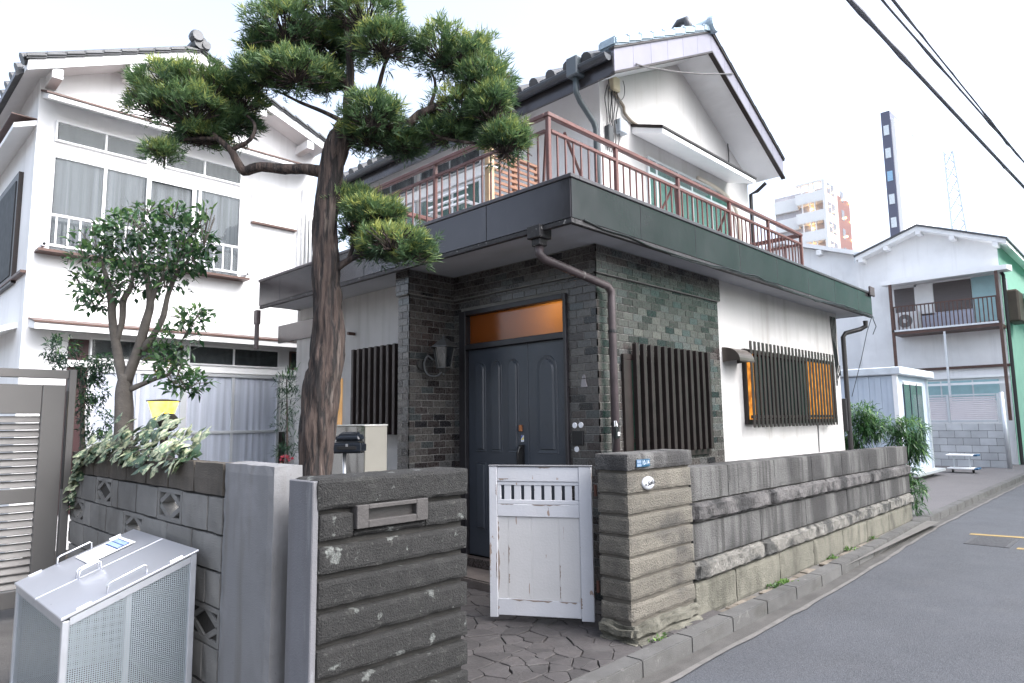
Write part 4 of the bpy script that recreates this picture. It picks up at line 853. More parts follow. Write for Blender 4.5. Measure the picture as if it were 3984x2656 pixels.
for i in range(10):
    a = 3.19+1.95*i/10; b = a+.225
    MB().prism([(a, zl(a)+.10), (b, zl(b)+.08), (b, zl(b)+.135), (a, zl(a)+.165)], 'y', 8.86, 9.12).build('verge_tile', RTILE, lroof, bevel=.02, bseg=2)
for i in range(20):
    y = 9.0+i*.3; MB().tube([(1.28, y, zl(1.28)+.13), (3.12, y, zl(3.12)+.13)], .07, 8).build('roof_tile_course', RTILE, lroof)
MB().prism([(1.25, zl(1.25)+.04), (1.42, zl(1.42)+.09), (3.1, zl(3.1)+.12), (3.1, zl(3.1)+.10), (1.42, zl(1.42)+.04), (1.25, zl(1.25)-.02)], 'y', 9.12, 15.3).build('eave', RTILE, lroof)
rd = MB(); rd.tube([(XA, 8.84, 6.55), (XA, 15.3, 6.55)], .09, 10); rd.build('ridge', RTILE, lroof)
MB().lathe([(.001, -.04), (.07, -.04), (.09, 0), (.085, .08)], (XA-.05, 8.85, 6.62), 14, 'y').build('ridge_end_tile', RTILE, lroof)
MB().lathe([(.001, -.03), (.055, -.03), (.065, .06)], (XA+.07, 8.85, 6.53), 12, 'y').build('ridge_end_tile', RTILE, lroof)
# upper awning strip, transoms, main window
aw = MB(); aw.prism([(YL, 5.36), (8.95, 5.24), (8.95, 5.295), (YL, 5.44)], 'x', 1.55, 5.02); awo = aw.build('awning', TRIM, LH, bevel=.003)
MB().prism([(YL, 5.443), (8.935, 5.297), (8.935, 5.318), (YL, 5.466)], 'x', 1.53, 5.04).build('flashing', BROWNTRIM, awo)
DG = mat('dim_interior_curtain', (.07, .073, .075), .9, var=.2, vs=(9), bump=.1)
sash(LH, 'x', 1.70, 2.73, YL-.006, 4.87, 5.13, [2.24], None, TRIM, .022, DG)
sash(LH, 'x', 2.93, 3.97, YL-.006, 4.87, 5.12, [3.45], None, TRIM, .022, DG)
sash(LH, 'x', 1.68, 3.985, YL-.008, 3.50, 4.70, [2.25, 2.74, 3.40], None, TRIM, .034, CURT, .16)
f = MB(); f.box(2.72, 2.77, 9.235, 9.26, 3.53, 4.68); f.box(3.29, 3.335, 9.235, 9.26, 3.53, 4.68); f.box(2.77, 3.29, 9.235, 9.26, 4.64, 4.68); f.build('sliding_screen_frame', TRIM, LH)
wr = MB(); 
for z in (3.90, 3.54): wr.box(1.60, 4.05, 9.10, 9.13, z, z+.03)
for x in (1.62, 4.01): wr.box(x, x+.03, 9.10, YL, 3.53, 3.57)
wro = wr.build('window_guard', mat('pale_guard_metal', (.62, .62, .64), .5, var=.08), LH)
bal = MB().box(-.009, .009, -.009, .009, 0, .36).mesh('guard_bar', MATS['pale_guard_metal'])
for i in range(21): place('guard_bar', bal, wro, (1.62+i*.121, 9.115, 3.545))
MB().box(1.58, 4.06, 9.10, YL, 3.475, 3.505).build('window_sill', BROWNTRIM, LH)
MB().box(4.13, 4.82, 9.24, YL, 4.38, 4.81).build('blank_panel', TRIM, LH, bevel=.006)
MB().box(4.13, 4.82, 9.235, YL, 4.355, 4.378).build('panel_sill', BROWNTRIM, LH)
for k, (x, zt_) in enumerate(((4.86, 4.62), (4.93, 5.05), (4.99, 4.7), (5.05, 4.72))):
    MB().tube([(x+.10*(k == 1), 9.24, zt_+.05), (x, 9.25, zt_), (x, 9.25, 3.2)], .022, 8).build('air_pipe', TRIM, LH, smooth=True)
sash(LH, 'x', 5.0, 5.11, YL-.006, 3.6, 4.6, [], None, ALU, .02, DG)
# ground floor
aw = MB(); aw.prism([(YL, 2.60), (9.0, 2.555), (9.0, 2.63), (YL, 2.695)], 'x', 1.58, 5.0); awo = aw.build('awning', TRIM, LH, bevel=.003)
MB().prism([(YL, 2.697), (8.985, 2.632), (8.985, 2.65), (YL, 2.718)], 'x', 1.57, 5.02).build('flashing', BROWNTRIM, awo)
sash(LH, 'x', 2.20, 3.30, YL-.006, 2.26, 2.53, [2.75], None, TRIM, .022, DG)
sash(LH, 'x', 3.34, 4.62, YL-.006, 2.26, 2.53, [3.95], None, TRIM, .022, DG)
sash(LH, 'x', 4.78, 5.05, YL-.006, 2.26, 2.53, [], None, BROWNTRIM, .022, DG)
sash(LH, 'x', 2.22, 3.30, YL-.010, .45, 2.15, [2.75], 1.36, ALU, .04, CURTW, .13)
sash(LH, 'x', 3.30, 4.63, YL-.010, .45, 2.15, [3.95], 1.36, ALU, .04, CURTW, .13)
MB().box(1.98, 2.19, 9.285, YL+.001, .45, 2.5).build('red_door_panel', mat('dark_red_panel', (.05, .014, .016), .6), LH)
MB().box(1.95, 5.1, 9.26, YL, 2.165, 2.245).build('header_band', TRIM, LH)
MB().box(4.655, 4.70, 9.20, YL, .2, 1.35).build('drain_pipe', DARKALU, LH)
# side face: small awning and a dark window
sb = MB(); sb.prism([(1.52, 5.02), (1.30, 4.93), (1.30, 4.985), (1.52, 5.085)], 'y', 9.33, 13); sb.build('side_awning', TRIM, LH); 
MB().box(1.27, 1.52, 9.32, 13, 5.087, 5.10).build('flashing', BROWNTRIM, LH)
MB().box(1.47, 1.52, 9.9, 12.5, 3.2, 4.6).build('side_window', DARKALU, LH); MB().box(1.46, 1.472, 10, 12.4, 3.3, 4.5).build('side_window_pane', mat('dim_pane', (.05, .055, .06), .6, bump=0, spec=.2), LH)
MB().box(1.46, 1.52, 9.301, 15, 3.23, 3.26).build('side_band', BROWNTRIM, LH)
sb = MB(); sb.prism([(1.52, 2.62), (1.25, 2.52), (1.25, 2.58), (1.52, 2.69)], 'y', 9.6, 13); sb.build('side_awning', TRIM, LH)

# ================================================================== LOUVRED SIDE GATE
LG = mat('taupe_aluminium', (.175, .168, .162), .45, metal=.35, var=.06, vs=2, bump=.03)
t = thing('louvred_gate', 'taupe aluminium louvred gate in its frame left of the block wall', 'gate', (.5, 6.6, -.03))
MB().box(1.420, 1.475, 6.56, 6.64, -.03, 1.93).build('post', LG, t, bevel=.004)
MB().box(-1.6, 1.419, 6.565, 6.635, 1.855, 1.925).build('top_beam', LG, t, bevel=.004)
MB().box(1.242, 1.405, 6.575, 6.625, .06, 1.80).build('stile', LG, t, bevel=.004)
for (a, b) in ((1.565, 1.80), (.86, .972), (.06, .19)): MB().box(-1.5, 1.241, 6.577, 6.623, a, b).build('rail', LG, t, bevel=.004)
lm = MB(); lm.prism([(6.580, 0), (6.588, -.004), (6.618, .044), (6.610, .048)], 'x', -1.5, 1.241); lme = lm.mesh('louvre', LG)
for i in range(10): place('louvre', lme, t, (0, 0, .985+i*.057))
for i in range(11): place('louvre', lme, t, (0, 0, .205+i*.059))
MB().tube([(1.415, 6.56, .95), (1.415, 6.56, 1.75)], .009, 6).build('hinge_rod', BLACK, t)

# ================================================================== MESH BIN
MESHM = meshmetal('punched_steel_sheet', (.44, .50, .54), .0095)
SIL = mat('galvanised_frame', (.50, .52, .56), .38, metal=.75, var=.06, vs=12, bump=.03)
t = thing('mesh_bin', 'silver punched metal rubbish bin with a sloping lid in front of the block wall', 'bin', (1.12, 4.22, -.03))
X0, X1, Y0, Y1, ZF, ZB = .835, 1.42, 3.70, 4.74, .583, .803
def zlid(x): return ZF+(ZB-ZF)*(x-X0)/(X1-X0)
for (x, y, z) in ((X0, Y0, ZF), (X0, Y1, ZF), (X1, Y0, ZB), (X1, Y1, ZB)):
    sx = 1 if x == X0 else -1; sy = 1 if y == Y0 else -1
    MB().box(min(x, x+sx*.03), max(x, x+sx*.03), min(y, y+sy*.03), max(y, y+sy*.03), -.03, z-.012).build('corner_post', SIL, t, bevel=.003)
for y in (Y0, Y1-.03): MB().prism([(X0+.03, ZF+.0), (X1-.03, zlid(X1-.03)-.012), (X1-.03, zlid(X1-.03)-.045), (X0+.03, ZF-.035)], 'y', y+.001, y+.029).build('top_rail', SIL, t)
for x, z in ((X0+.001, ZF), (X1-.029, ZB)): MB().box(x, x+.028, Y0+.03, Y1-.03, z-.045, z-.012).build('top_rail', SIL, t)
MB().box(X0+.03, X1-.03, Y0+.002, Y0+.026, .02, .05).build('bottom_rail', SIL, t); MB().box(X0+.002, X0+.026, Y0+.03, Y1-.03, .02, .05).build('bottom_rail', SIL, t)
m = MB(); m.add([(X0+.03, Y0+.012, .05), (X1-.03, Y0+.012, .05), (X1-.03, Y0+.012, zlid(X1-.03)-.04), (X0+.03, Y0+.012, zlid(X0+.03)-.04)], [(0, 1, 2, 3)]); m.build('mesh_panel', MESHM, t)
m = MB(); m.add([(X0+.03, Y1-.012, .05), (X1-.03, Y1-.012, .05), (X1-.03, Y1-.012, zlid(X1-.03)-.04), (X0+.03, Y1-.012, zlid(X0+.03)-.04)], [(0, 1, 2, 3)]); m.build('mesh_panel', MESHM, t)
for x in (X0+.012, X1-.012):
    m = MB(); z = zlid(x)-.04; m.add([(x, Y0+.03, .05), (x, Y1-.03, .05), (x, Y1-.03, z), (x, Y0+.03, z)], [(0, 1, 2, 3)]); m.build('mesh_panel', MESHM, t)
MB().box(1.10, 1.125, Y0+.014, Y0+.03, .05, zlid(1.11)-.04).build('brace', SIL, t)
LID = mat('satin_steel_lid', (.52, .53, .57), .33, metal=.7, var=.03, vs=2, bump=.03, bs=20)
for (a, b) in ((Y0-.006, 4.217), (4.223, Y1+.006)):
    lo = MB().prism([(X0-.008, ZF-.010), (X1+.008, ZB-.004), (X1+.008, ZB+.008), (X0-.008, ZF+.004)], 'y', a, b).build('lid', LID, t, bevel=.003)
    ins = .03 if a < 4 else .03
    for yy, x0, x1 in (((a+.035, 1.02, 1.19) if a < 4 else (b-.035, 1.02, 1.19)), ((b-.02, 1.01, 1.11) if a < 4 else (a+.02, 1.01, 1.11))):
        h = .045; MB().tube([(x0, yy, zlid(x0)+.002), (x0, yy, zlid(x0)+h), (x0+.012, yy, zlid(x0)+h+.01), (x1-.012, yy, zlid(x1)+h+.004), (x1, yy, zlid(x1)+h), (x1, yy, zlid(x1)+.002)], .005, 8).build('handle', STEEL, lo, smooth=True)
    for xx in (.92, 1.32):
        yy = a+.012 if a < 4 else b-.012
        MB().tube([(xx-.03, yy, zlid(xx-.03)+.010), (xx+.03, yy, zlid(xx+.03)+.010)], .006, 6).build('hinge', STEEL, lo)
def lidq(x0, x1, y0, y1, h): return MB().add([(x0, y0, zlid(x0)+h), (x1, y0, zlid(x1)+h), (x1, y1, zlid(x1)+h), (x0, y1, zlid(x0)+h)], [(0, 1, 2, 3)])
so_ = lidq(1.10, 1.335, 4.39, 4.68, .0125).build('notice_sticker', mat('sticker_paper', (.82, .82, .80), .6, bump=0), t)
lidq(1.245, 1.315, 4.42, 4.655, .0135).build('blue_box', mat('sticker_navy', (.05, .10, .30), .5, bump=0), so_)
for (a, b) in ((1.252, 1.278), (1.284, 1.309)): lidq(a, b, 4.432, 4.643, .0145).build('pale_field', mat('sticker_pale_blue', (.34, .46, .70), .5, var=.2, vs=60, bump=0), so_)
for k in range(4):
    for j in range(3):
        if random.random() < .8: lidq(1.135+k*.027, 1.142+k*.027, 4.43+j*.075+random.uniform(0, .02), 4.47+j*.075+random.uniform(0, .03), .0138).build('print_line', mat('sticker_print', (.42, .50, .52), .6, bump=0), so_)

# ================================================================== PLANTS
def leaves(name, centers, dirs, ups, length, width, tint, m, parent, fold=.25, droop=0., shape=.45):
    """one kite-shaped two-sided leaf per centre"""
    n = len(centers); c = np.asarray(centers); d = np.asarray(dirs); d = d/np.linalg.norm(d, axis=1, keepdims=True)
    s = np.cross(d, np.asarray(ups)); s /= np.linalg.norm(s, axis=1, keepdims=True)+1e-9; nn_ = np.cross(s, d)
    Lh = np.asarray(length)[:, None]; W = np.asarray(width)[:, None]*.5
    mid = c+d*Lh*shape; dz = np.array([0, 0, -1.])*Lh*droop
    V = np.stack([c, mid-s*W+nn_*W*fold, c+d*Lh+dz, mid+s*W+nn_*W*fold, mid], 1).reshape(-1, 3)
    idx = np.arange(n)[:, None]*5
    F = np.concatenate([idx+np.array([[0, 1, 4]]), idx+np.array([[1, 2, 4]]), idx+np.array([[4, 2, 3]]), idx+np.array([[0, 4, 3]])], 1).reshape(-1, 3)
    me = bpy.data.meshes.new(name); me.vertices.add(len(V)); me.vertices.foreach_set('co', V.ravel()); me.loops.add(F.size); me.loops.foreach_set('vertex_index', F.ravel().astype(np.int32))
    me.polygons.add(len(F)); me.polygons.foreach_set('loop_start', np.arange(0, F.size, 3, dtype=np.int32)); me.update(calc_edges=True)
    at = me.attributes.new('tint', 'FLOAT', 'POINT'); at.data.foreach_set('value', np.repeat(np.clip(tint, 0, 1), 5).astype(np.float32)); me.materials.append(m)
    return place(name, me, parent)
def rand_dirs(n):
    v = rng.normal(size=(n, 3)); return v/np.linalg.norm(v, axis=1, keepdims=True)
def bark_tube(pts, seg=14, sub=5, rid=.1, fs=10):
    P = spline(pts, sub); mb = MB().tube(P, 0, seg); out = []
    for i, v in enumerate(mb.v):
        ring = i//seg; c = Vector(P[min(ring, len(P)-1)][:3]); d = Vector(v)-c
        k = 1+rid*noise.noise(Vector((v[0]*fs*2.6, v[1]*fs*2.6, v[2]*fs*.35)))+rid*.7*noise.noise(Vector((v[0]*3, v[1]*3, v[2]*2.5)))-rid*.8*max(0, .12-abs(noise.noise(Vector((v[0]*fs*1.5, v[1]*fs*1.5, v[2]*fs*.22+7)))))*4
        out.append(tuple(c+d*k))
    mb.v = out; return mb
BARK = mat('podocarp_bark', (.080, .056, .047), .9, var=.3, vs=(30, 30, 3), bump=1.0, bs=(60, 60, 7), stains=[((.014, .011, .011), (30, 30, 3.2), .47, .56, .95), ((.22, .18, .155), (20, 20, 2.0), .59, .68, .6)])
# ---- the cloud-pruned tree
TR = thing('podocarp_tree', 'tall crooked cloud pruned tree with needle clumps in front of the house', 'tree', (2.25, 4.0, -.03))
TRUNK = [(2.245, 4.01, -.05, .16), (2.248, 4.005, .5, .125), (2.252, 3.998, 1.099, .109), (2.26, 3.99, 1.377, .114), (2.275, 3.974, 1.66, .123), (2.299, 3.95, 1.946, .117), (2.295, 3.954, 2.238, .109), (2.284, 3.965, 2.474, .094), (2.28, 3.969, 2.714, .086), (2.285, 3.964, 2.987, .083), (2.303, 3.946, 3.201, .08), (2.33, 3.918, 3.356, .086), (2.379, 3.868, 3.449, .086), (2.452, 3.794, 3.494, .068)]
bark_tube([(x, y, z, r_*.93) for x, y, z, r_ in TRUNK], 72, 10, .22, 15).build('trunk', BARK, TR, smooth=True)
BR = dict(left=[(2.268, 3.982, 3.156, .046), (2.174, 4.077, 3.179, .040), (2.081, 4.173, 3.181, .036), (1.966, 4.29, 3.199, .034), (1.884, 4.375, 3.173, .034), (1.847, 4.413, 3.247, .028), (1.818, 4.442, 3.319, .024), (1.753, 4.509, 3.405, .018), (1.688, 4.575, 3.494, .012), (1.60, 4.65, 3.6, .008)],
 left2=[(1.818, 4.442, 3.319, .017), (1.91, 4.348, 3.395, .014), (1.928, 4.329, 3.504, .011), (1.9, 4.45, 3.62, .008)], left3=[(1.753, 4.509, 3.405, .014), (1.649, 4.616, 3.407, .011), (1.545, 4.722, 3.387, .009), (1.484, 4.784, 3.341, .007)],
 right=[(2.40, 3.84, 3.46, .05), (2.567, 3.676, 3.47, .040), (2.661, 3.579, 3.49, .034), (2.723, 3.515, 3.561, .031), (2.797, 3.44, 3.613, .026), (2.902, 3.333, 3.706, .02), (2.986, 3.246, 3.816, .012)],
 right2=[(2.713, 3.526, 3.536, .017), (2.797, 3.44, 3.409, .011), (2.922, 3.312, 3.36, .011), (3.026, 3.205, 3.342, .011), (3.109, 3.12, 3.325, .007)], right3=[(2.765, 3.472, 3.598, .014), (2.797, 3.44, 3.756, .011), (2.775, 3.462, 3.884, .007)],
 up=[(2.389, 3.857, 3.43, .046), (2.373, 3.875, 3.637, .034), (2.385, 3.862, 3.86, .029), (2.372, 3.875, 4.085, .023), (2.348, 3.899, 4.28, .015)], up2=[(2.377, 3.87, 3.606, .023), (2.502, 3.742, 3.714, .017), (2.543, 3.7, 3.888, .014), (2.563, 3.679, 4.017, .009)],
 up3=[(2.375, 3.872, 3.796, .02), (2.204, 4.047, 3.927, .014), (2.075, 4.179, 4.058, .009)], up4=[(2.357, 3.89, 3.512, .02), (2.251, 3.999, 3.592, .014), (2.145, 4.107, 3.658, .011), (2.039, 4.216, 3.739, .007)],
 low=[(2.31, 3.93, 2.46, .026), (2.389, 3.858, 2.538, .02), (2.47, 3.775, 2.59, .017), (2.572, 3.67, 2.618, .014), (2.654, 3.586, 2.602, .007)], low2=[(2.389, 3.858, 2.538, .014), (2.428, 3.818, 2.711, .011), (2.488, 3.756, 2.861, .007)], low3=[(2.419, 3.827, 2.576, .011), (2.51, 3.733, 2.664, .009), (2.572, 3.671, 2.708, .006)])
for k, p in BR.items(): bark_tube(p, 10, 4, .14, 16).build('branch', BARK, TR, smooth=True)
CL = [(2.073, 4.181, 4.156, .257, .214), (2.314, 4.078, 4.363, .314, .186), (2.427, 3.747, 4.214, .271, .171), (2.484, 3.617, 3.99, .186, .129), (2.036, 4.362, 4.086, .143, .143), (2.328, 4.278, 4.136, .286, .157), (2.515, 4.229, 4.225, .2, .171), (1.95, 4.236, 3.809, .18, .10), (2.049, 3.991, 3.767, .243, .091), (2.299, 4.092, 3.852, .143, .1), (1.534, 4.733, 3.733, .271, .171), (1.723, 4.612, 3.724, .271, .186), (1.623, 4.642, 3.558, .314, .157), (1.437, 4.761, 3.599, .157, .143), (1.894, 4.508, 3.698, .157, .143), (1.897, 4.576, 3.56, .129, .114), (1.451, 4.675, 3.274, .09, .028), (1.729, 4.676, 3.444, .143, .071), (2.839, 3.397, 3.979, .214, .171), (2.999, 3.304, 3.94, .214, .186), (3.028, 3.203, 3.72, .214, .2), (2.999, 3.09, 3.513, .143, .157), (2.955, 3.349, 3.556, .243, .143), (2.903, 3.475, 3.453, .171, .071), (3.094, 3.064, 3.303, .149, .12), (2.38, 3.581, 3.446, .166, .129), (2.512, 3.803, 3.406, .214, .091), (2.72, 3.734, 3.415, .171, .057), (2.481, 3.906, 2.941, .137, .1), (2.509, 3.735, 2.83, .186, .086), (2.504, 3.883, 2.77, .157, .086), (2.534, 3.567, 2.62, .2, .091), (2.654, 3.515, 2.573, .12, .091), (2.56, 3.754, 2.617, .143, .071)]
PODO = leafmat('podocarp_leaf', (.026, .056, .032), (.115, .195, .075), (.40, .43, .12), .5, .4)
C_, D_, U_, L_, W_, T_ = [], [], [], [], [], []
TWIG = MB()
for ci, (x, y, z, rx, rz_) in enumerate(CL):
    nt_ = int(34+2600*rx*rx*rz_/.01*.06*10); nt_ = int(np.clip(nt_*1.5, 70 if rz_ > .05 else 22, 300))
    nt_ = int(nt_*1.1); dv = rand_dirs(nt_); fl_ = (dv[:, 2] < 0) & (rng.random(nt_) < .6); dv[fl_, 2] *= -1; rr = np.where(dv[:, 2] > 0, rng.uniform(.6, 1, nt_), rng.uniform(.2, .95, nt_))**.5*.98
    P = np.array([x, y, z])+dv*rr[:, None]*np.array([rx, rx*.95, rz_]); P += .028*rng.normal(size=P.shape)
    yel = rng.random()
    for p, v, r_ in zip(P, dv, rr):
        if noise.noise(Vector(p)*7) < (-.24 if v[2] > .1 else -.02) or (v[2] < -.15 and rng.random() < .45): continue      # gaps
        k = 20; out = v*np.array([1, 1, .7])+np.array([0, 0, .5]); ld = out/np.linalg.norm(out)+.85*rand_dirs(k)
        C_.append(p+.012*rng.normal(size=(k, 3))); D_.append(ld); U_.append(rand_dirs(k)+np.array([0, 0, .6])); L_.append(rng.uniform(.035, .08, k)); W_.append(rng.uniform(.0055, .009, k))
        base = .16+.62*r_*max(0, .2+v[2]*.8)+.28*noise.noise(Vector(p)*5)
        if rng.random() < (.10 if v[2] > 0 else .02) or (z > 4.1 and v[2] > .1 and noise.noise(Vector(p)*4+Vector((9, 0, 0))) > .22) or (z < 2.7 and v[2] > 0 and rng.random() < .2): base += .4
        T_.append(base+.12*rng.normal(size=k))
    for p in P[::4]:
        q = np.array([x, y, z-rz_*.4]); TWIG.tube([tuple(q), tuple((p+q)/2+.015*rng.normal(size=3)), tuple(p)], .0035, 4, False)
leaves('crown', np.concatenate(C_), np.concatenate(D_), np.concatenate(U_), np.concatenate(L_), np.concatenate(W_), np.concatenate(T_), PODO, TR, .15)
TWIG.build('twigs', BARK, TR, kind='stuff')
# ---- camellia behind the block wall
CB = mat('pale_camellia_bark', (.16, .14, .12), .85, var=.2, vs=14, bump=.4, bs=60, stains=[((.08, .07, .06), 8, .5, .7, .6)])
CT = thing('camellia_tree', 'small glossy leaved camellia with forked pale trunks behind the block wall', 'tree', (1.69, 5.98, -.03))
for p in ([(1.70, 5.98, -.05, .10), (1.69, 5.983, 1.0, .088), (1.686, 5.983, 1.519, .084), (1.677, 5.992, 1.727, .077), (1.684, 5.985, 1.867, .06)],
 [(1.673, 5.996, 1.80, .052), (1.622, 6.048, 2.079, .042), (1.587, 6.084, 2.329, .038), (1.574, 6.097, 2.473, .031), (1.542, 6.13, 2.654, .024), (1.497, 6.176, 2.837, .012)], [(1.607, 6.063, 2.079, .028), (1.643, 6.027, 2.292, .028), (1.644, 6.026, 2.471, .028), (1.682, 5.987, 2.579, .021), (1.698, 5.97, 2.796, .012)],
 [(1.686, 5.983, 1.80, .056), (1.745, 5.922, 2.077, .045), (1.779, 5.887, 2.289, .042), (1.799, 5.867, 2.432, .035), (1.78, 5.887, 2.613, .028), (1.736, 5.932, 2.796, .021), (1.718, 5.95, 2.943, .012)], [(1.77, 5.89, 2.06, .035), (1.866, 5.799, 2.288, .028), (1.895, 5.768, 2.502, .024), (1.939, 5.724, 2.683, .021), (1.998, 5.663, 2.791, .014), (2.019, 5.642, 2.937, .008)],
 [(1.799, 5.867, 2.432, .024), (1.842, 5.823, 2.612, .017), (1.924, 5.739, 2.756, .010)], [(1.70, 5.965, 1.74, .031), (1.833, 5.833, 1.822, .021), (1.917, 5.746, 1.862, .017), (1.975, 5.687, 1.949, .008)]):
    bark_tube([(a, b, c, d*.82) for a, b, c, d in p], 12, 4, .12, 16).build('trunk' if p[0][2] < 0 else 'branch', CB, CT, smooth=True)
CC = [(1.449, 6.226, 2.801, .175, .157), (1.52, 6.296, 2.975, .21, .157), (1.638, 6.031, 3.054, .21, .14), (1.73, 5.795, 3.059, .245, .14), (1.966, 5.696, 3.011, .21, .157), (2.09, 5.569, 3.046, .098, .21), (1.91, 5.754, 3.197, .14, .087), (1.753, 6.058, 2.895, .279, .175), (1.886, 5.635, 2.803, .245, .157), (2.047, 5.613, 2.826, .157, .105), (1.431, 6.243, 2.62, .14, .122), (1.504, 6.026, 2.561, .21, .157), (1.487, 6.186, 2.474, .157, .087), (1.735, 6.075, 2.673, .245, .14), (1.878, 5.786, 2.647, .21, .122), (2.107, 5.695, 2.963, .105, .14), (1.757, 5.91, 3.237, .14, .052), (1.999, 5.519, 2.304, .157, .087), (1.931, 5.589, 2.165, .175, .14), (1.917, 5.603, 1.854, .192, .122), (1.991, 5.527, 1.784, .157, .087), (1.9, 5.764, 2.003, .175, .105)]
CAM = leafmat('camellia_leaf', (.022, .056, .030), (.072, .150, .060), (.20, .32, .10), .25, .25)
def blob_leaves(name, cl, per, lr, wr_, m, parent, tb=.35, up=.3, spread=1., droop=.1, gap=-.15, shape=.45, fold=.25, f=9):
    C, D, U, Ls, Ws, T = [], [], [], [], [], []
    for (x, y, z, rx, rz_) in cl:
        n = int(per*(rx*rx*rz_)**.5/.06); dv = rand_dirs(n); rr = rng.uniform(.25, 1, n)**.6
        P = np.array([x, y, z])+dv*rr[:, None]*np.array([rx, rx, rz_])
        keep = np.array([noise.noise(Vector(p)*f) > gap for p in P]); P = P[keep]; dv = dv[keep]; n = len(P)
        if not n: continue
        C.append(P); D.append(dv*.6+spread*rand_dirs(n)*.8+np.array([0, 0, up])); U.append(rand_dirs(n)*.6+np.array([0, 0, 1.])); Ls.append(rng.uniform(*lr, n)); Ws.append(rng.uniform(*wr_, n))
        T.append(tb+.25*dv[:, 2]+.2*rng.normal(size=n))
    return leaves(name, np.concatenate(C), np.concatenate(D), np.concatenate(U), np.concatenate(Ls), np.concatenate(Ws), np.concatenate(T), m, parent, fold, droop, shape)
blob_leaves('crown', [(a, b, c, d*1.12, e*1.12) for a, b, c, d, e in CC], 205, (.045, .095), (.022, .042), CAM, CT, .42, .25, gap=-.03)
tw = MB()
for (x, y, z, rx, rz_) in CC:
    for v in rand_dirs(7): tw.tube([(x, y, z-rz_*.6), (x+v[0]*rx*.5, y+v[1]*rx*.5, z), (x+v[0]*rx, y+v[1]*rx, z+abs(v[2])*rz_)], .004, 4, False)
tw.build('twigs', CB, CT, kind='stuff')
# ---- maple-like shrub in the garden corner
MP = leafmat('feathery_leaf', (.012, .034, .022), (.03, .08, .035), (.13, .25, .05), .5, .3)
mt_ = thing('corner_shrub', 'feathery dark green shrub growing between louvred gate and camellia', 'shrub', (1.66, 6.95, -.03))
bark_tube([(1.66, 6.95, -.05, .03), (1.66, 6.96, .8, .025), (1.63, 6.97, 1.5, .02), (1.6, 7.0, 2.0, .01)], 8, 3).build('stem', CB, mt_)
blob_leaves('foliage', [(1.456, 7.096, 2.157, .156, .136), (1.516, 7.034, 2.038, .156, .097), (1.67, 7.02, 1.966, .175, .117), (1.706, 6.983, 1.767, .136, .117), (1.615, 6.933, 1.647, .117, .097), (1.764, 6.924, 2.044, .136, .078), (1.66, 7.031, 1.887, .117, .117), (1.72, 6.95, 1.5, .15, .15), (1.8, 6.85, 1.3, .2, .15)], 480, (.03, .065), (.011, .020), MP, mt_, .3, .0, droop=.2)
# ---- thin leaved shrub by the trunk, red flowers
nd = thing('thin_leaved_shrub', 'thin leaved green shrub behind the trunk of the tall tree', 'shrub', (2.54, 4.91, -.03))
bark_tube([(2.53, 4.92, -.05, .014), (2.54, 4.91, .8, .011), (2.53, 4.92, 1.4, .008), (2.52, 4.93, 1.8, .004)], 6, 3).build('stem', BARK, nd)
blob_leaves('foliage', [(2.512, 4.938, 1.772, .085, .085), (2.539, 4.912, 1.635, .102, .102), (2.518, 4.933, 1.467, .102, .102), (2.551, 4.899, 1.333, .085, .102), (2.511, 4.94, 1.234, .085, .068), (2.559, 4.89, 1.805, .051, .136), (2.53, 4.92, 1.0, .12, .15)], 380, (.04, .08), (.006, .010), MP, nd, .25, .2, droop=.1)
rfl = thing('red_flowers', 'small clump of red flowers peeping over the concrete post', 'flowers', (2.21, 4.30, -.03))
MB().tube([(2.21, 4.30, -.03), (2.21, 4.30, 1.2)], .008, 6).build('stem', CB, rfl)
blob_leaves('blossom', [(2.205, 4.295, 1.215, .05, .02)], 260, (.015, .028), (.012, .02), leafmat('red_petal', (.18, .01, .02), (.35, .02, .04), (.5, .06, .08)), rfl, .5, .4)
# ---- variegated ivy on the wall: every leaf its own piece
IV = thing('variegated_ivy', 'cream edged ivy spilling over the top of the block wall', 'ivy', (1.55, 5.2, -.03))
IVM = mat('ivy_leaf', (.16, .23, .13), .4, var=.3, vs=30, bump=.1, stains=[((.60, .62, .40), 34, .44, .54, .9), ((.05, .10, .05), 60, .58, .64, .8)], objrand=.35)
IVD = mat('ivy_leaf_dark', (.045, .085, .045), .4, var=.3, vs=30, bump=.1, stains=[((.45, .48, .28), 40, .58, .64, .8)], objrand=.3)
ol = [(0, 0), (.34, .10), (.52, .34), (.30, .42), (.30, .70), (.0, 1.08), (-.30, .70), (-.30, .42), (-.52, .34), (-.34, .10)]
ivm = []
for m_ in (IVM, IVD):
    mb = MB(); mb.add([(x, y, -.35*abs(x)*abs(x)-.12*y*y) for x, y in ol]+[(0, .5, .05)], [(i, (i+1) % 10, 10) for i in range(10)]); ivm.append(mb.mesh('ivy_leaf', m_))
path = [(5.9, 1.30), (5.3, 1.34), (4.8, 1.37), (4.4, 1.33), (4.12, 1.27)]; hang = [(6.05, 1.25), (6.35, 1.15), (6.5, 1.05), (6.55, .92), (6.58, .80)]
vine = MB()
n_l = 0
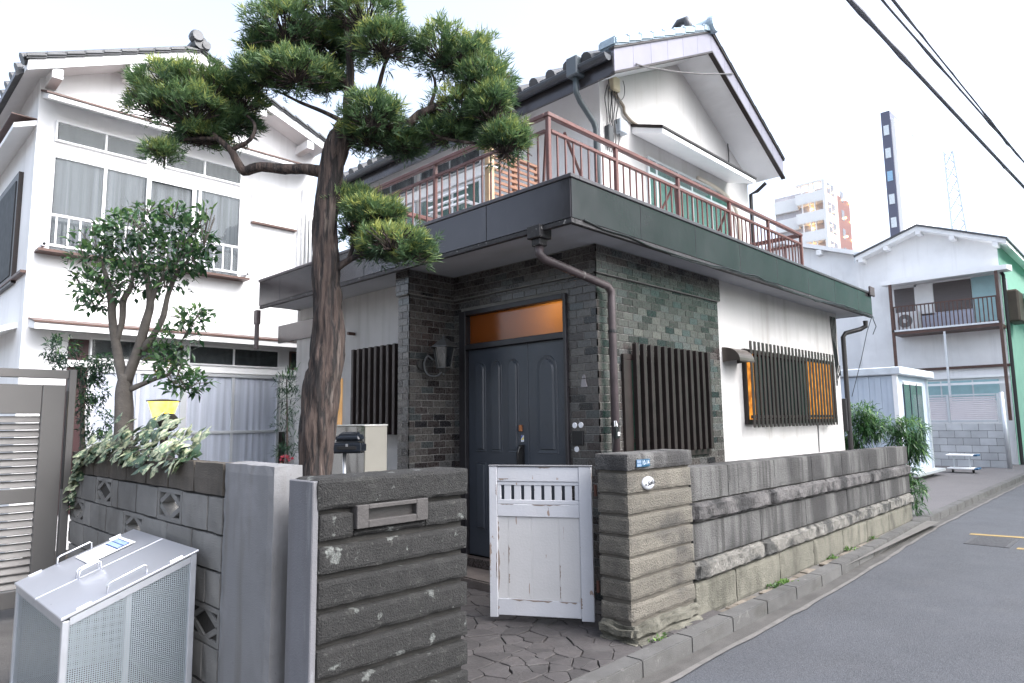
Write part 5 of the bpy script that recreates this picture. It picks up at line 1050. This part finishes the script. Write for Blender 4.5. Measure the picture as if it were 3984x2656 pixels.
for i in range(265):
    if i < 200:
        t_ = random.random()**.9; yy = 4.08+1.95*t_; zz = 1.27+random.random()**1.3*(.20*math.sin(math.pi*min(1, max(0, (yy-3.95)/2.1)))+.03); xx = random.uniform(1.44, 1.66)
        if random.random() < .25: xx = 1.455; zz = 1.26-random.random()*.06
    else:
        k = random.choice(range(3)); s_ = random.random(); yy = 5.75+.85*s_**.7+random.uniform(-.10, .06)+.04*k; zz = 1.26-.46*s_**1.6+random.uniform(-.05, .05); xx = 1.46-random.uniform(0, .04)
    sz = random.uniform(.07, .125); a = random.uniform(0, 6.28); ti = random.uniform(.35, 1.25)
    # tilt leaf to face out and up
    o = place('ivy_leaf', ivm[random.random() < .4], IV, (xx, yy, zz), (sz, sz, sz), (Matrix.Rotation(math.pi/2+random.uniform(-.5, .5), 3, 'Z') @ Matrix.Rotation(-ti, 3, 'X') @ Matrix.Rotation(a if i < 200 else math.pi+random.uniform(-.7, .7), 3, 'Z')).to_euler())
for k in range(8):
    y0 = 4.2+k*.22; vine.tube(spline([(1.60, y0, 1.25, .005), (1.55, y0+.2, 1.30, .005), (1.48, y0+.5, 1.27+.02*k % .05, .004), (1.47, y0+.7, 1.2, .003)], 4), .005, 5)
vine.tube(spline([(1.50, 5.7, 1.27, .005), (1.465, 6.1, 1.2, .005), (1.455, 6.4, 1.1, .004), (1.455, 6.55, .95, .004), (1.455, 6.6, .8, .003)], 4), .005, 5); vine.build('vines', CB, IV)
# ---- bamboo-like plants past the end of the garden wall
BMB = leafmat('bamboo_leaf', (.020, .055, .022), (.055, .14, .042), (.22, .36, .08), .4, .3)
for nm, base, cl in (('dense dark bamboo clump at the corner of the house wall', (11.0, 3.5), [(11.0, 3.5, 1.2, .26, .24), (11.05, 3.42, 1.52, .28, .14), (11.05, 3.25, 1.30, .22, .18), (11.0, 3.6, .95, .18, .18), (11.0, 3.32, 1.38, .18, .12), (10.95, 3.62, .7, .2, .2)]),
                     ('lighter bamboo clump leaning past the end of the garden wall', (11.42, 2.95), [(11.42, 2.88, 1.27, .27, .17), (11.4, 2.9, 1.05, .25, .16), (11.45, 2.80, .92, .15, .12), (11.42, 2.88, .60, .16, .14), (11.40, 2.82, .38, .13, .10), (11.42, 2.86, .13, .14, .10), (11.35, 3.05, 1.35, .14, .08)])):
    b = thing('bamboo_clump', nm, 'bamboo', (base[0], base[1], -.03), 'bamboo clumps beside the driveway')
    for k in range(6):
        ex = base[0]+random.uniform(-.18, .18); ey = base[1]+random.uniform(-.2, .2); h = random.uniform(.9, 1.4)
        bark_tube([(base[0]+random.uniform(-.06, .06), base[1]+random.uniform(-.06, .06), -.05, .008), ((base[0]+ex)/2, (base[1]+ey)/2, h*.5, .007), (ex, ey, h, .003)], 5, 3, 0).build('cane', mat('bamboo_cane', (.10, .13, .05), .5, var=.2), b)
    blob_leaves('foliage', cl, 420, (.09, .17), (.013, .022), BMB, b, .35, .05, droop=.35, gap=-.2, f=6)
# ---- weeds along the kerb
WD = leafmat('weed_leaf', (.03, .07, .02), (.08, .17, .03), (.16, .30, .05), .5, .3)
for k, (x, y, r_, lb) in enumerate(((4.02, 2.60, .10, 'bright green weed at the foot of the stone gate pillar'), (5.95, 2.63, .12, 'dark weed tuft halfway along the kerb strip'), (6.15, 2.62, .08, 'small bright weed next to the dark weed tuft'), (7.5, 2.68, .10, 'weed tuft on the kerb strip past the middle'), (8.1, 2.70, .10, 'weed tuft on the kerb strip near its far end'), (9.0, 2.73, .08, 'far weed sprig at the base of the garden wall'))):
    wv = thing('weed', lb, 'weed', (x, y, -.03), 'weeds along the kerb strip')
    n = 70; P = np.stack([x+r_*rng.normal(size=n)*.45, y+.025*rng.normal(size=n), np.full(n, -.02)], 1)
    leaves('blades', P, rand_dirs(n)+np.array([0, 0, .6]), rand_dirs(n)+np.array([0, 0, 1]), rng.uniform(.03, .085, n), rng.uniform(.008, .018, n), .5+.3*rng.normal(size=n)+(.25 if k in (0, 2) else -.1), WD, wv, .2, .3)['kind'] = 'stuff'
# ---- lit garden lantern, round dark ornament
gl2 = thing('garden_lantern', 'glowing yellow garden lantern beside the camellia trunk', 'lantern', (2.19, 6.62, -.03))
MB().tube([(2.19, 6.62, -.03), (2.19, 6.62, 1.50)], .022, 10).build('pole', DARKALU, gl2)
MB().lathe([(.080, -.085), (.132, .075)], (2.145, 6.5, 1.595), 4).build('shade', lit('yellow_lantern_glow', (1., .78, .10), 1.6, (1., .62, .03), 9), gl2)
MB().lathe([(.145, .076), (.15, .085), (.02, .10)], (2.145, 6.5, 1.595), 4).build('cap', DARKALU, gl2); MB().lathe([(.09, -.10), (.084, -.0855)], (2.145, 6.5, 1.595), 4).build('base', DARKALU, gl2); MB().box(2.13, 2.2, 6.5, 6.63, 1.48, 1.50).build('arm', DARKALU, gl2)
orb = thing('moss_ball_ornament', 'dark round mossy ball on a stake beside the lantern', 'ornament', (2.083, 6.2, -.03))
MB().tube([(2.083, 6.2, -.03), (2.083, 6.2, 1.42)], .012, 8).build('stake', DARKALU, orb)
bs_ = MB().lathe([(.002, -.085), (.05, -.075), (.082, -.04), (.092, 0), (.08, .04), (.05, .07), (.002, .08)], (2.083, 6.2, 1.485), 14); bs_.v = [(x+.01*nz((x, y, z), 20), y+.01*nz((z, x, y), 20), z+.008*nz((y, z, x), 20)) for x, y, z in bs_.v]
bs_.build('ball', mat('dark_moss', (.022, .020, .012), .95, var=.4, vs=40, bump=.8), orb, smooth=True)
# litter by the doorway
lt_ = MB().lathe([(.002, 0), (.03, .002), (.034, .012), (.02, .022), (.002, .024)], (3.42, 4.02, -.003), 9); lt_.v = [(x+.012*nz((x, y, z), 40), y+.012*nz((y, x, z), 40), z) for x, y, z in lt_.v]
tag(lt_.build('paper_scrap', mat('white_paper', (.75, .73, .74), .8)), 'crumpled scrap of white paper on the paving near the gate', 'paper')

# ================================================================== BEYOND THE HOUSE
# --- far white house facing us at the end of the driveway
FX = 25.0
FH = thing('far_house', 'far white gabled house with a brown railed balcony and mint green side', 'house', (28, 5.4, -.03))
MB().prism([(3.42, -.03), (7.5, -.03), (7.5, 6.88), (5.42, 7.60), (3.42, 6.84)], 'x', FX, FX+9).build('wall', WHITE, FH)
MINT = mat('mint_green_siding', (.26, .47, .37), .7, var=.06, vs=3, bump=.1)
MB().box(FX+.02, FX+9, 3.40, 3.419, -.03, 6.9).build('side_wall', MINT, FH)
rf = MB()
def zf(y): return 7.63-abs(y-5.42)*(.35 if y > 5.42 else .39)
for a, b in ((3.12, 5.42), (5.42, 7.35)): rf.prism([(a, zf(a)-.14), (b, zf(b)-.14), (b, zf(b)), (a, zf(a))], 'x', FX-.45, FX+9.2)
fr_ = rf.build('roof', TRIM, FH)
r2_ = MB()
for a, b in ((3.08, 5.42), (5.42, 7.39)): r2_.prism([(a, zf(a)+.005), (b, zf(b)+.005), (b, zf(b)+.06), (a, zf(a)+.06)], 'x', FX-.5, FX+9.2)
r2_.build('roof_tiles', RTILE, fr_)
for y in (3.4, 4.5, 5.42, 6.4, 7.2): MB().box(FX-.44, FX, y-.07, y+.07, zf(y)-.27, zf(y)-.141).build('beam_end', TRIM, fr_)
aw = MB(); aw.prism([(FX, 5.80), (FX-1.0, 5.72), (FX-1.0, 5.86), (FX, 6.0)], 'y', 3.1, 6.5); aw.build('awning', TRIM, FH)
# balcony
bl = MB(); bl.box(FX-.95, FX, 3.38, 6.25, 4.07, 4.16); bl.build('balcony_floor', BROWNTRIM, FH)
MB().box(FX-.97, FX-.90, 3.38, 6.25, 4.165, 4.22).build('balcony_edge', ALU, FH); MB().box(FX-.95, FX-.91, 3.38, 6.25, 4.95, 4.99).build('balcony_rail', BROWNTRIM, FH)
bb = MB().box(-.014, .014, -.014, .014, 0, .78).mesh('balcony_bar', BROWNTRIM)
for i in range(26): place('balcony_bar', bb, FH, (FX-.93, 3.44+i*.109, 4.20))
for y in (3.38, 6.23): MB().box(FX-.97, FX-.89, y-.04, y+.04, 2.1 if y > 5 else 1.3, 5.75).build('balcony_post', BROWNTRIM, FH)
MB().box(FX-.9, FX-.85, 4.80, 4.86, 1.5, 4.06).build('grey_pole', ALU, FH)
SHUT = mat('brown_shutter', (.17, .15, .15), .6, var=.1, vs=(2, 2, 30)); TEAL = mat('teal_frosted_pane', (.30, .47, .50), .35, var=.08, bump=.03); LAV = mat('lavender_panel', (.45, .47, .57), .6, var=.06)
for (a, b, z0, z1, m_, n_) in ((5.75, 6.35, 4.8, 5.70, SHUT, 'shutter'), (5.22, 5.72, 4.72, 5.72, TRIM, 'curtained_window'), (4.18, 5.2, 4.80, 5.74, SHUT, 'shutter'), (3.56, 4.16, 4.35, 5.76, TEAL, 'teal_window'), (4.18, 5.74, 4.30, 4.78, LAV, 'lower_panel')):
    MB().box(FX-.04, FX-.001, a, b, z0, z1).build(n_, m_, FH)
MB().box(FX-.055, FX-.02, 5.68, 5.75, 4.72, 5.76).build('window_stile', TRIM, FH); MB().box(FX-.055, FX-.02, 5.2, 5.75, 5.70, 5.76).build('window_head', TRIM, FH)
# ground floor band
MB().box(FX-.12, FX, 3.3, 7.5, 2.92, 3.0).build('string_band', BROWNTRIM, FH); MB().box(FX-.10, FX, 3.42, 7.5, 2.62, 2.70).build('string_band', TRIM, FH)
MB().box(FX-.06, FX-.001, 3.7, 6.0, 1.9, 2.55).build('teal_window', TEAL, FH); MB().box(FX-.4, FX-.34, 3.4, 5.9, 2.40, 2.47).build('white_pole', TRIM, FH)
for y in (4.35, 5.2): MB().box(FX-.075, FX-.06, y, y+.04, 1.9, 2.55).build('mullion', ALU, FH)
MB().tube([(FX-.3, 3.38, 5.9), (FX-.1, 3.32, 5.7), (FX-.1, 3.32, 0)], .05, 8).build('downpipe', MATS['dark_pipe'], FH)
sdw = MB(); sdw.box(FX+.3, FX+1.4, 3.05, 3.40, 4.3, 5.3); sdw.build('side_bay', mat('brown_bay', (.10, .075, .055), .6), FH, bevel=.05)
MB().box(FX+1.2, FX+6, 2.7, 3.4, 5.1, 5.25).build('side_canopy', MINT, FH); MB().box(FX+.2, FX+.8, 3.36, 3.399, 4.9, 5.7).build('side_window', MATS['dark_glass'], FH)
ac = thing('air_conditioner', 'white air conditioner unit standing on the far balcony', 'air conditioner', (24.45, 5.9, 4.16), None)
MB().box(24.20, 24.55, 5.52, 6.16, 4.22, 4.80).build('casing', TRIM, ac, bevel=.02); MB().lathe([(.21, 0), (.21, .02)], (24.18, 5.90, 4.51), 24, 'x').build('fan_grille', mat('fan_grey', (.26, .26, .26), .5), ac); MB().lathe([(.07, -.01), (.07, .02)], (24.16, 5.90, 4.51), 16, 'x').build('hub', TRIM, ac)
for y in (5.6, 6.05): MB().box(24.25, 24.5, y, y+.06, 4.162, 4.22).build('foot', TRIM, ac)
# --- block wall with louvred panels before it
fw2 = thing('far_block_wall', 'pale grey block wall with white louvred panels below the far house', 'block wall', (23.4, 4.8, -.03))
FB = mat('pale_far_block', (.43, .44, .45), .9, var=.10, vs=3, bump=.3, bs=40, objrand=.14)
for r_ in range(6):
    y = 3.45-(.2 if r_ % 2 else 0)
    while y < 6.6:
        a, b = max(y, 3.45), min(y+.395, 6.6)
        if b-a > .05: MB().box(23.35, 23.50, a, b, -.02+r_*.208, -.02+r_*.208+.200).build('block', FB, fw2, bevel=.006)
        y += .402
MB().box(23.36, 23.49, 3.45, 6.6, -.03, 1.22).build('mortar', MORT, fw2)
for (a, b) in ((3.58, 4.72), (4.80, 6.2)):
    for i in range(12): MB().prism([(23.38, 1.34+i*.057), (23.44, 1.385+i*.057), (23.45, 1.38+i*.057), (23.39, 1.335+i*.057)], 'y', a, b).build('louvre', mat('pinkish_white_louvre', (.70, .66, .68), .5, var=.03), fw2)
    MB().box(23.37, 23.46, a, b, 2.04, 2.08).build('panel_rail', ALU, fw2); MB().box(23.37, 23.46, a, b, 1.27, 1.32).build('panel_rail', ALU, fw2)
for y in (3.50, 4.73, 6.22): MB().box(23.37, 23.46, y, y+.06, 1.24, 2.08).build('panel_post', ALU, fw2)
tag(MB().tube([(23.1, 3.36, -.03), (23.1, 3.40, 2.1)], .06, 10).build('galvanised_post', ALU, None, smooth=True), 'grey galvanised post at the right end of the far block wall', 'post')
# --- shed in the driveway
SH = thing('white_shed', 'pale blue white prefabricated shed with a glazed side in the driveway', 'shed', (18.2, 5.3, -.02))
SHM = mat('pale_blue_shed_panel', (.45, .51, .59), .5, var=.04, vs=3)
for i in range(16): MB().box(16.98+(.012 if i % 2 else 0), 17.03, 4.50+i*.125, 4.50+i*.125+.121, .20, 2.38).build('wall_panel', SHM, SH)
MB().box(17.031, 19.6, 4.44, 6.6, .15, 2.4).build('body', SHM, SH); MB().box(16.90, 19.9, 4.30, 6.7, 2.40, 2.58).build('roof', mat('shed_roof_white', (.56, .60, .64), .5), SH, bevel=.02)
MB().box(16.96, 17.06, 4.40, 4.50, .10, 2.40).build('corner_post', TRIM, SH); MB().box(19.55, 19.65, 4.40, 4.50, .10, 2.40).build('corner_post', ALU, SH)
for x in (17.55, 18.1, 18.65): 
    d_ = MB().box(x, x+.50, 4.425, 4.439, .55, 2.2).build('side_pane', mat('grey_green_glass', (.10, .14, .14), .1, bump=0), SH); MB().box(x-.04, x, 4.415, 4.439, .35, 2.25).build('pane_bar', mat('navy_bar', (.02, .035, .06), .4), d_)
MB().box(17.5, 19.2, 4.42, 4.439, 2.2, 2.28).build('door_head', TRIM, SH); MB().box(17.0, 19.6, 4.42, 6.5, -.02, .14).build('plinth', YARD, SH); MB().box(17.2, 19.8, 4.2, 4.43, .1, .16).build('door_sill', ALU, SH)
# folded trolley by the shed
fc = thing('folded_trolley', 'low white and blue folding trolley lying beside the shed', 'trolley', (20.8, 4.15, -.012))
for z in (.08, .42): MB().box(20.6, 21.0, 3.75, 4.35, z, z+.04).build('deck', TRIM, fc, bevel=.01); MB().box(20.6, 21.0, 3.66, 3.749, z, z+.045).build('blue_end', mat('blue_plastic', (.03, .12, .25), .4), fc, bevel=.01)
for y in (3.85, 4.2): MB().box(20.78, 20.82, y, y+.03, .12, .42).build('leg', ALU, fc)
for y in (3.8, 4.25): MB().lathe([(.05, -.02), (.05, .02)], (20.8, y, .04), 12, 'y').build('wheel', BLACK, fc)
# --- small white gabled house between
GH = thing('middle_house', 'white house whose low gable shows between the balcony and the far house', 'house', (31, 10.3, -.03))
MB().prism([(8.3, -.03), (13, -.03), (13, 8.2), (11.2, 8.75), (8.3, 7.75)], 'x', 28, 34).build('wall', WHITE, GH)
rr_ = MB(); rr_.prism([(8.1, 7.68), (11.2, 8.78), (11.2, 8.95), (8.1, 7.85)], 'x', 27.7, 34); rr_.prism([(11.2, 8.78), (13.2, 8.15), (13.2, 8.32), (11.2, 8.95)], 'x', 27.7, 34); rr_.build('roof', TRIM, GH)
MB().box(27.7, 28.0, 9.55, 9.75, 8.0, 8.2).build('beam_end', TRIM, GH); MB().box(27.4, 27.9, 7.75, 8.25, 7.35, 7.75).build('rain_head', ALU, GH)
MB().tube([(27.6, 8.0, 7.35), (27.6, 8.0, 0)], .06, 8).build('downpipe', ALU, GH)
# --- apartment block
AP = thing('apartment_block', 'white and brown apartment block with lit balconies behind the house', 'apartment block', (105, 38, -.03))
AX, AY, AT = 100., 33.4, 36.2
APW = mat('apartment_white', (.88, .87, .86), .7, var=.03, bump=0); APB = mat('apartment_brown_tile', (.22, .105, .095), .7, var=.08, bump=0); APD = mat('apartment_recess', (.55, .52, .54), .8, var=.1, bump=0); LMP = lit('apartment_lamp', (1., .55, .16), 9)
MB().box(AX+1.5, AX+10.8, AY+.02, AY+8, -.03, AT-.8).build('core', APD, AP)
MB().box(AX+5.2, AX+10.6, AY-.02, AY+.019, -.03, AT-1.2).build('brown_side', APB, AP); MB().box(AX+.3, AX+5.2, AY-.01, AY+.018, -.03, AT-.6).build('tan_side', mat('apartment_tan', (.45, .36, .34), .7, bump=0), AP)
MB().box(AX, AX+.5, AY-.05, AY+.35, -.03, AT).build('corner_pier', APW, AP)
for i in range(9):
    z = AT-1.15-i*2.95
    fl = MB().box(AX, AX+1.5, AY+.36, AY+4.3, z-1.75, z-.35).build('balcony', APW, AP)
    MB().box(AX+.02, AX+1.5, AY+.36, AY+4.2, z+1.0, z+1.2).build('balcony_ceiling', APW, AP)
    for y in (AY+1.5, AY+2.2, AY+3.3): MB().box(AX+.1, AX+.25, y, y+.14, z-.35, z+1.0).build('balcony_post', APW, AP)
    MB().lathe([(.002, -.16), (.16, 0), (.002, .16)], (AX+1.35, AY+2.5, z+.4), 8).build('lamp', LMP, AP)
    wg = MB().box(AX+1.0, AX+2.6, AY+4.31, AY+7.9, z-2.3, z-.4).build('wing_balcony', APW, AP)
    for dx, dz_ in ((1.2, .15), (3.3, -.2), (7.8, -.2), (10.3, -.3)): MB().lathe([(.002, -.16), (.16, 0), (.002, .16)], (AX+dx, AY-.2, z+dz_), 8).build('lamp', LMP, AP)
    for dx in (1.0, 2.6, 6.6): MB().box(AX+dx, AX+dx+1.2, AY-.04, AY-.021, z-.7, z+.9).build('window', mat('apartment_window', (.12, .12, .14), .2, bump=0), AP)
MB().box(AX+1.4, AX+10, AY+4.2, AY+8, AT-3, AT-1.5).build('roof_slab', APW, AP)
# --- tower
TW_ = thing('white_tower', 'tall white tower with a dark stair strip of square windows', 'tower', (150, 30, -.03))
TX = 130.; k_ = TX/100
MB().box(TX, TX+25, 23.6*k_, 24.1*k_, -.03, 54.5).build('white_face', mat('tower_white', (.90, .90, .91), .6, var=.01, bump=0), TW_)
strip = MB().box(TX-.3, TX+20, 24.12*k_, 25.25*k_, -.03, 56.0).build('stair_strip', mat('tower_blue_grey', (.16, .17, .25), .5, var=.03, bump=0), TW_)
for i in range(12): MB().box(TX-.36, TX-.301, 24.36*k_, 25.02*k_, 51.6-i*4.25, 53.4-i*4.25).build('strip_window', mat('strip_window_pane', (.70, .76, .80), .3, bump=0) if i != 2 else mat('strip_window_blue', (.30, .50, .70), .3, bump=0), strip)
MAST = mat('pale_mast_steel', (.62, .70, .80), .5, var=.03, bump=0)
ms = thing('lattice_mast', 'faint pale lattice mast rising behind the far gabled house', 'mast', (TX, 16.3*k_, -.03))
for y0, y1 in ((17.9, 18.25), (15.1, 17.3)): MB().tube([(TX, y0*k_, 0), (TX, y1*k_, 46)], .16, 6).build('leg', MAST, ms)
for i in range(18):
    a0, a1 = i/18, (i+1)/18; ya = lambda t_: (17.9+.35*t_)*k_; yb = lambda t_: (15.1+2.2*t_)*k_
    MB().tube([(TX, ya(a0), 46*a0), (TX, yb(a1), 46*a1)], .09, 5).build('brace', MAST, ms); MB().tube([(TX, yb(a0), 46*a0), (TX, ya(a1), 46*a1)], .09, 5).build('brace', MAST, ms)
# --- building across the road, seen only as a green reflection
GB = thing('sheeted_building', 'building wrapped in green site sheeting across the road', 'building', (46, -11, -.03))
MB().box(23, 70, -16, -7.0, -.03, 15).build('sheeting', mat('green_site_sheeting', (.12, .56, .34), .8, var=.12, vs=1.5, bump=.3, bs=4), GB)
# --- overhead cables
CBL = mat('sooty_cable', (.10, .10, .125), .7, var=.2)
def cable(name, label, a, b, sag, r, lumps, grp='overhead cables above the road'):
    a, b = Vector(a), Vector(b); n = 90; P = []
    for i in range(n+1):
        t_ = i/n; p = a.lerp(b, t_); p.z -= sag*4*t_*(1-t_); P.append((*p, r*(1+lumps*(1 if noise.noise(Vector((i*.9, r*100, 0))) > .25 else 0))))
    o = thing(name, label, 'cable', tuple((a+b)/2), grp); MB().tube(P, r, 7).build('strand', CBL, o)
    q = [(x+.0, y-.03-.05*abs(noise.noise(Vector((i*.35, 3, r)))), z-.06-.09*abs(noise.noise(Vector((i*.5, 1, r*50)))), .012) for i, (x, y, z, _) in enumerate(P)]
    MB().tube(q, .012, 5).build('lashing_wire', CBL, o); return o
cable('overhead_cable', 'thickest sooty overhead cable crossing the upper right sky', (-6, 4.0, 8.6), (46, .5, 6.6), .35, .034, .4)
cable('overhead_cable', 'thin upper overhead cable running beside the thick one', (-6, 4.0, 9.1), (46, .3, 7.1), .30, .018, .6)
cable('overhead_cable', 'topmost sagging overhead cable crossing over the thin one', (-6, 3.75, 9.3), (46, .6, 6.95), .25, .015, .7)
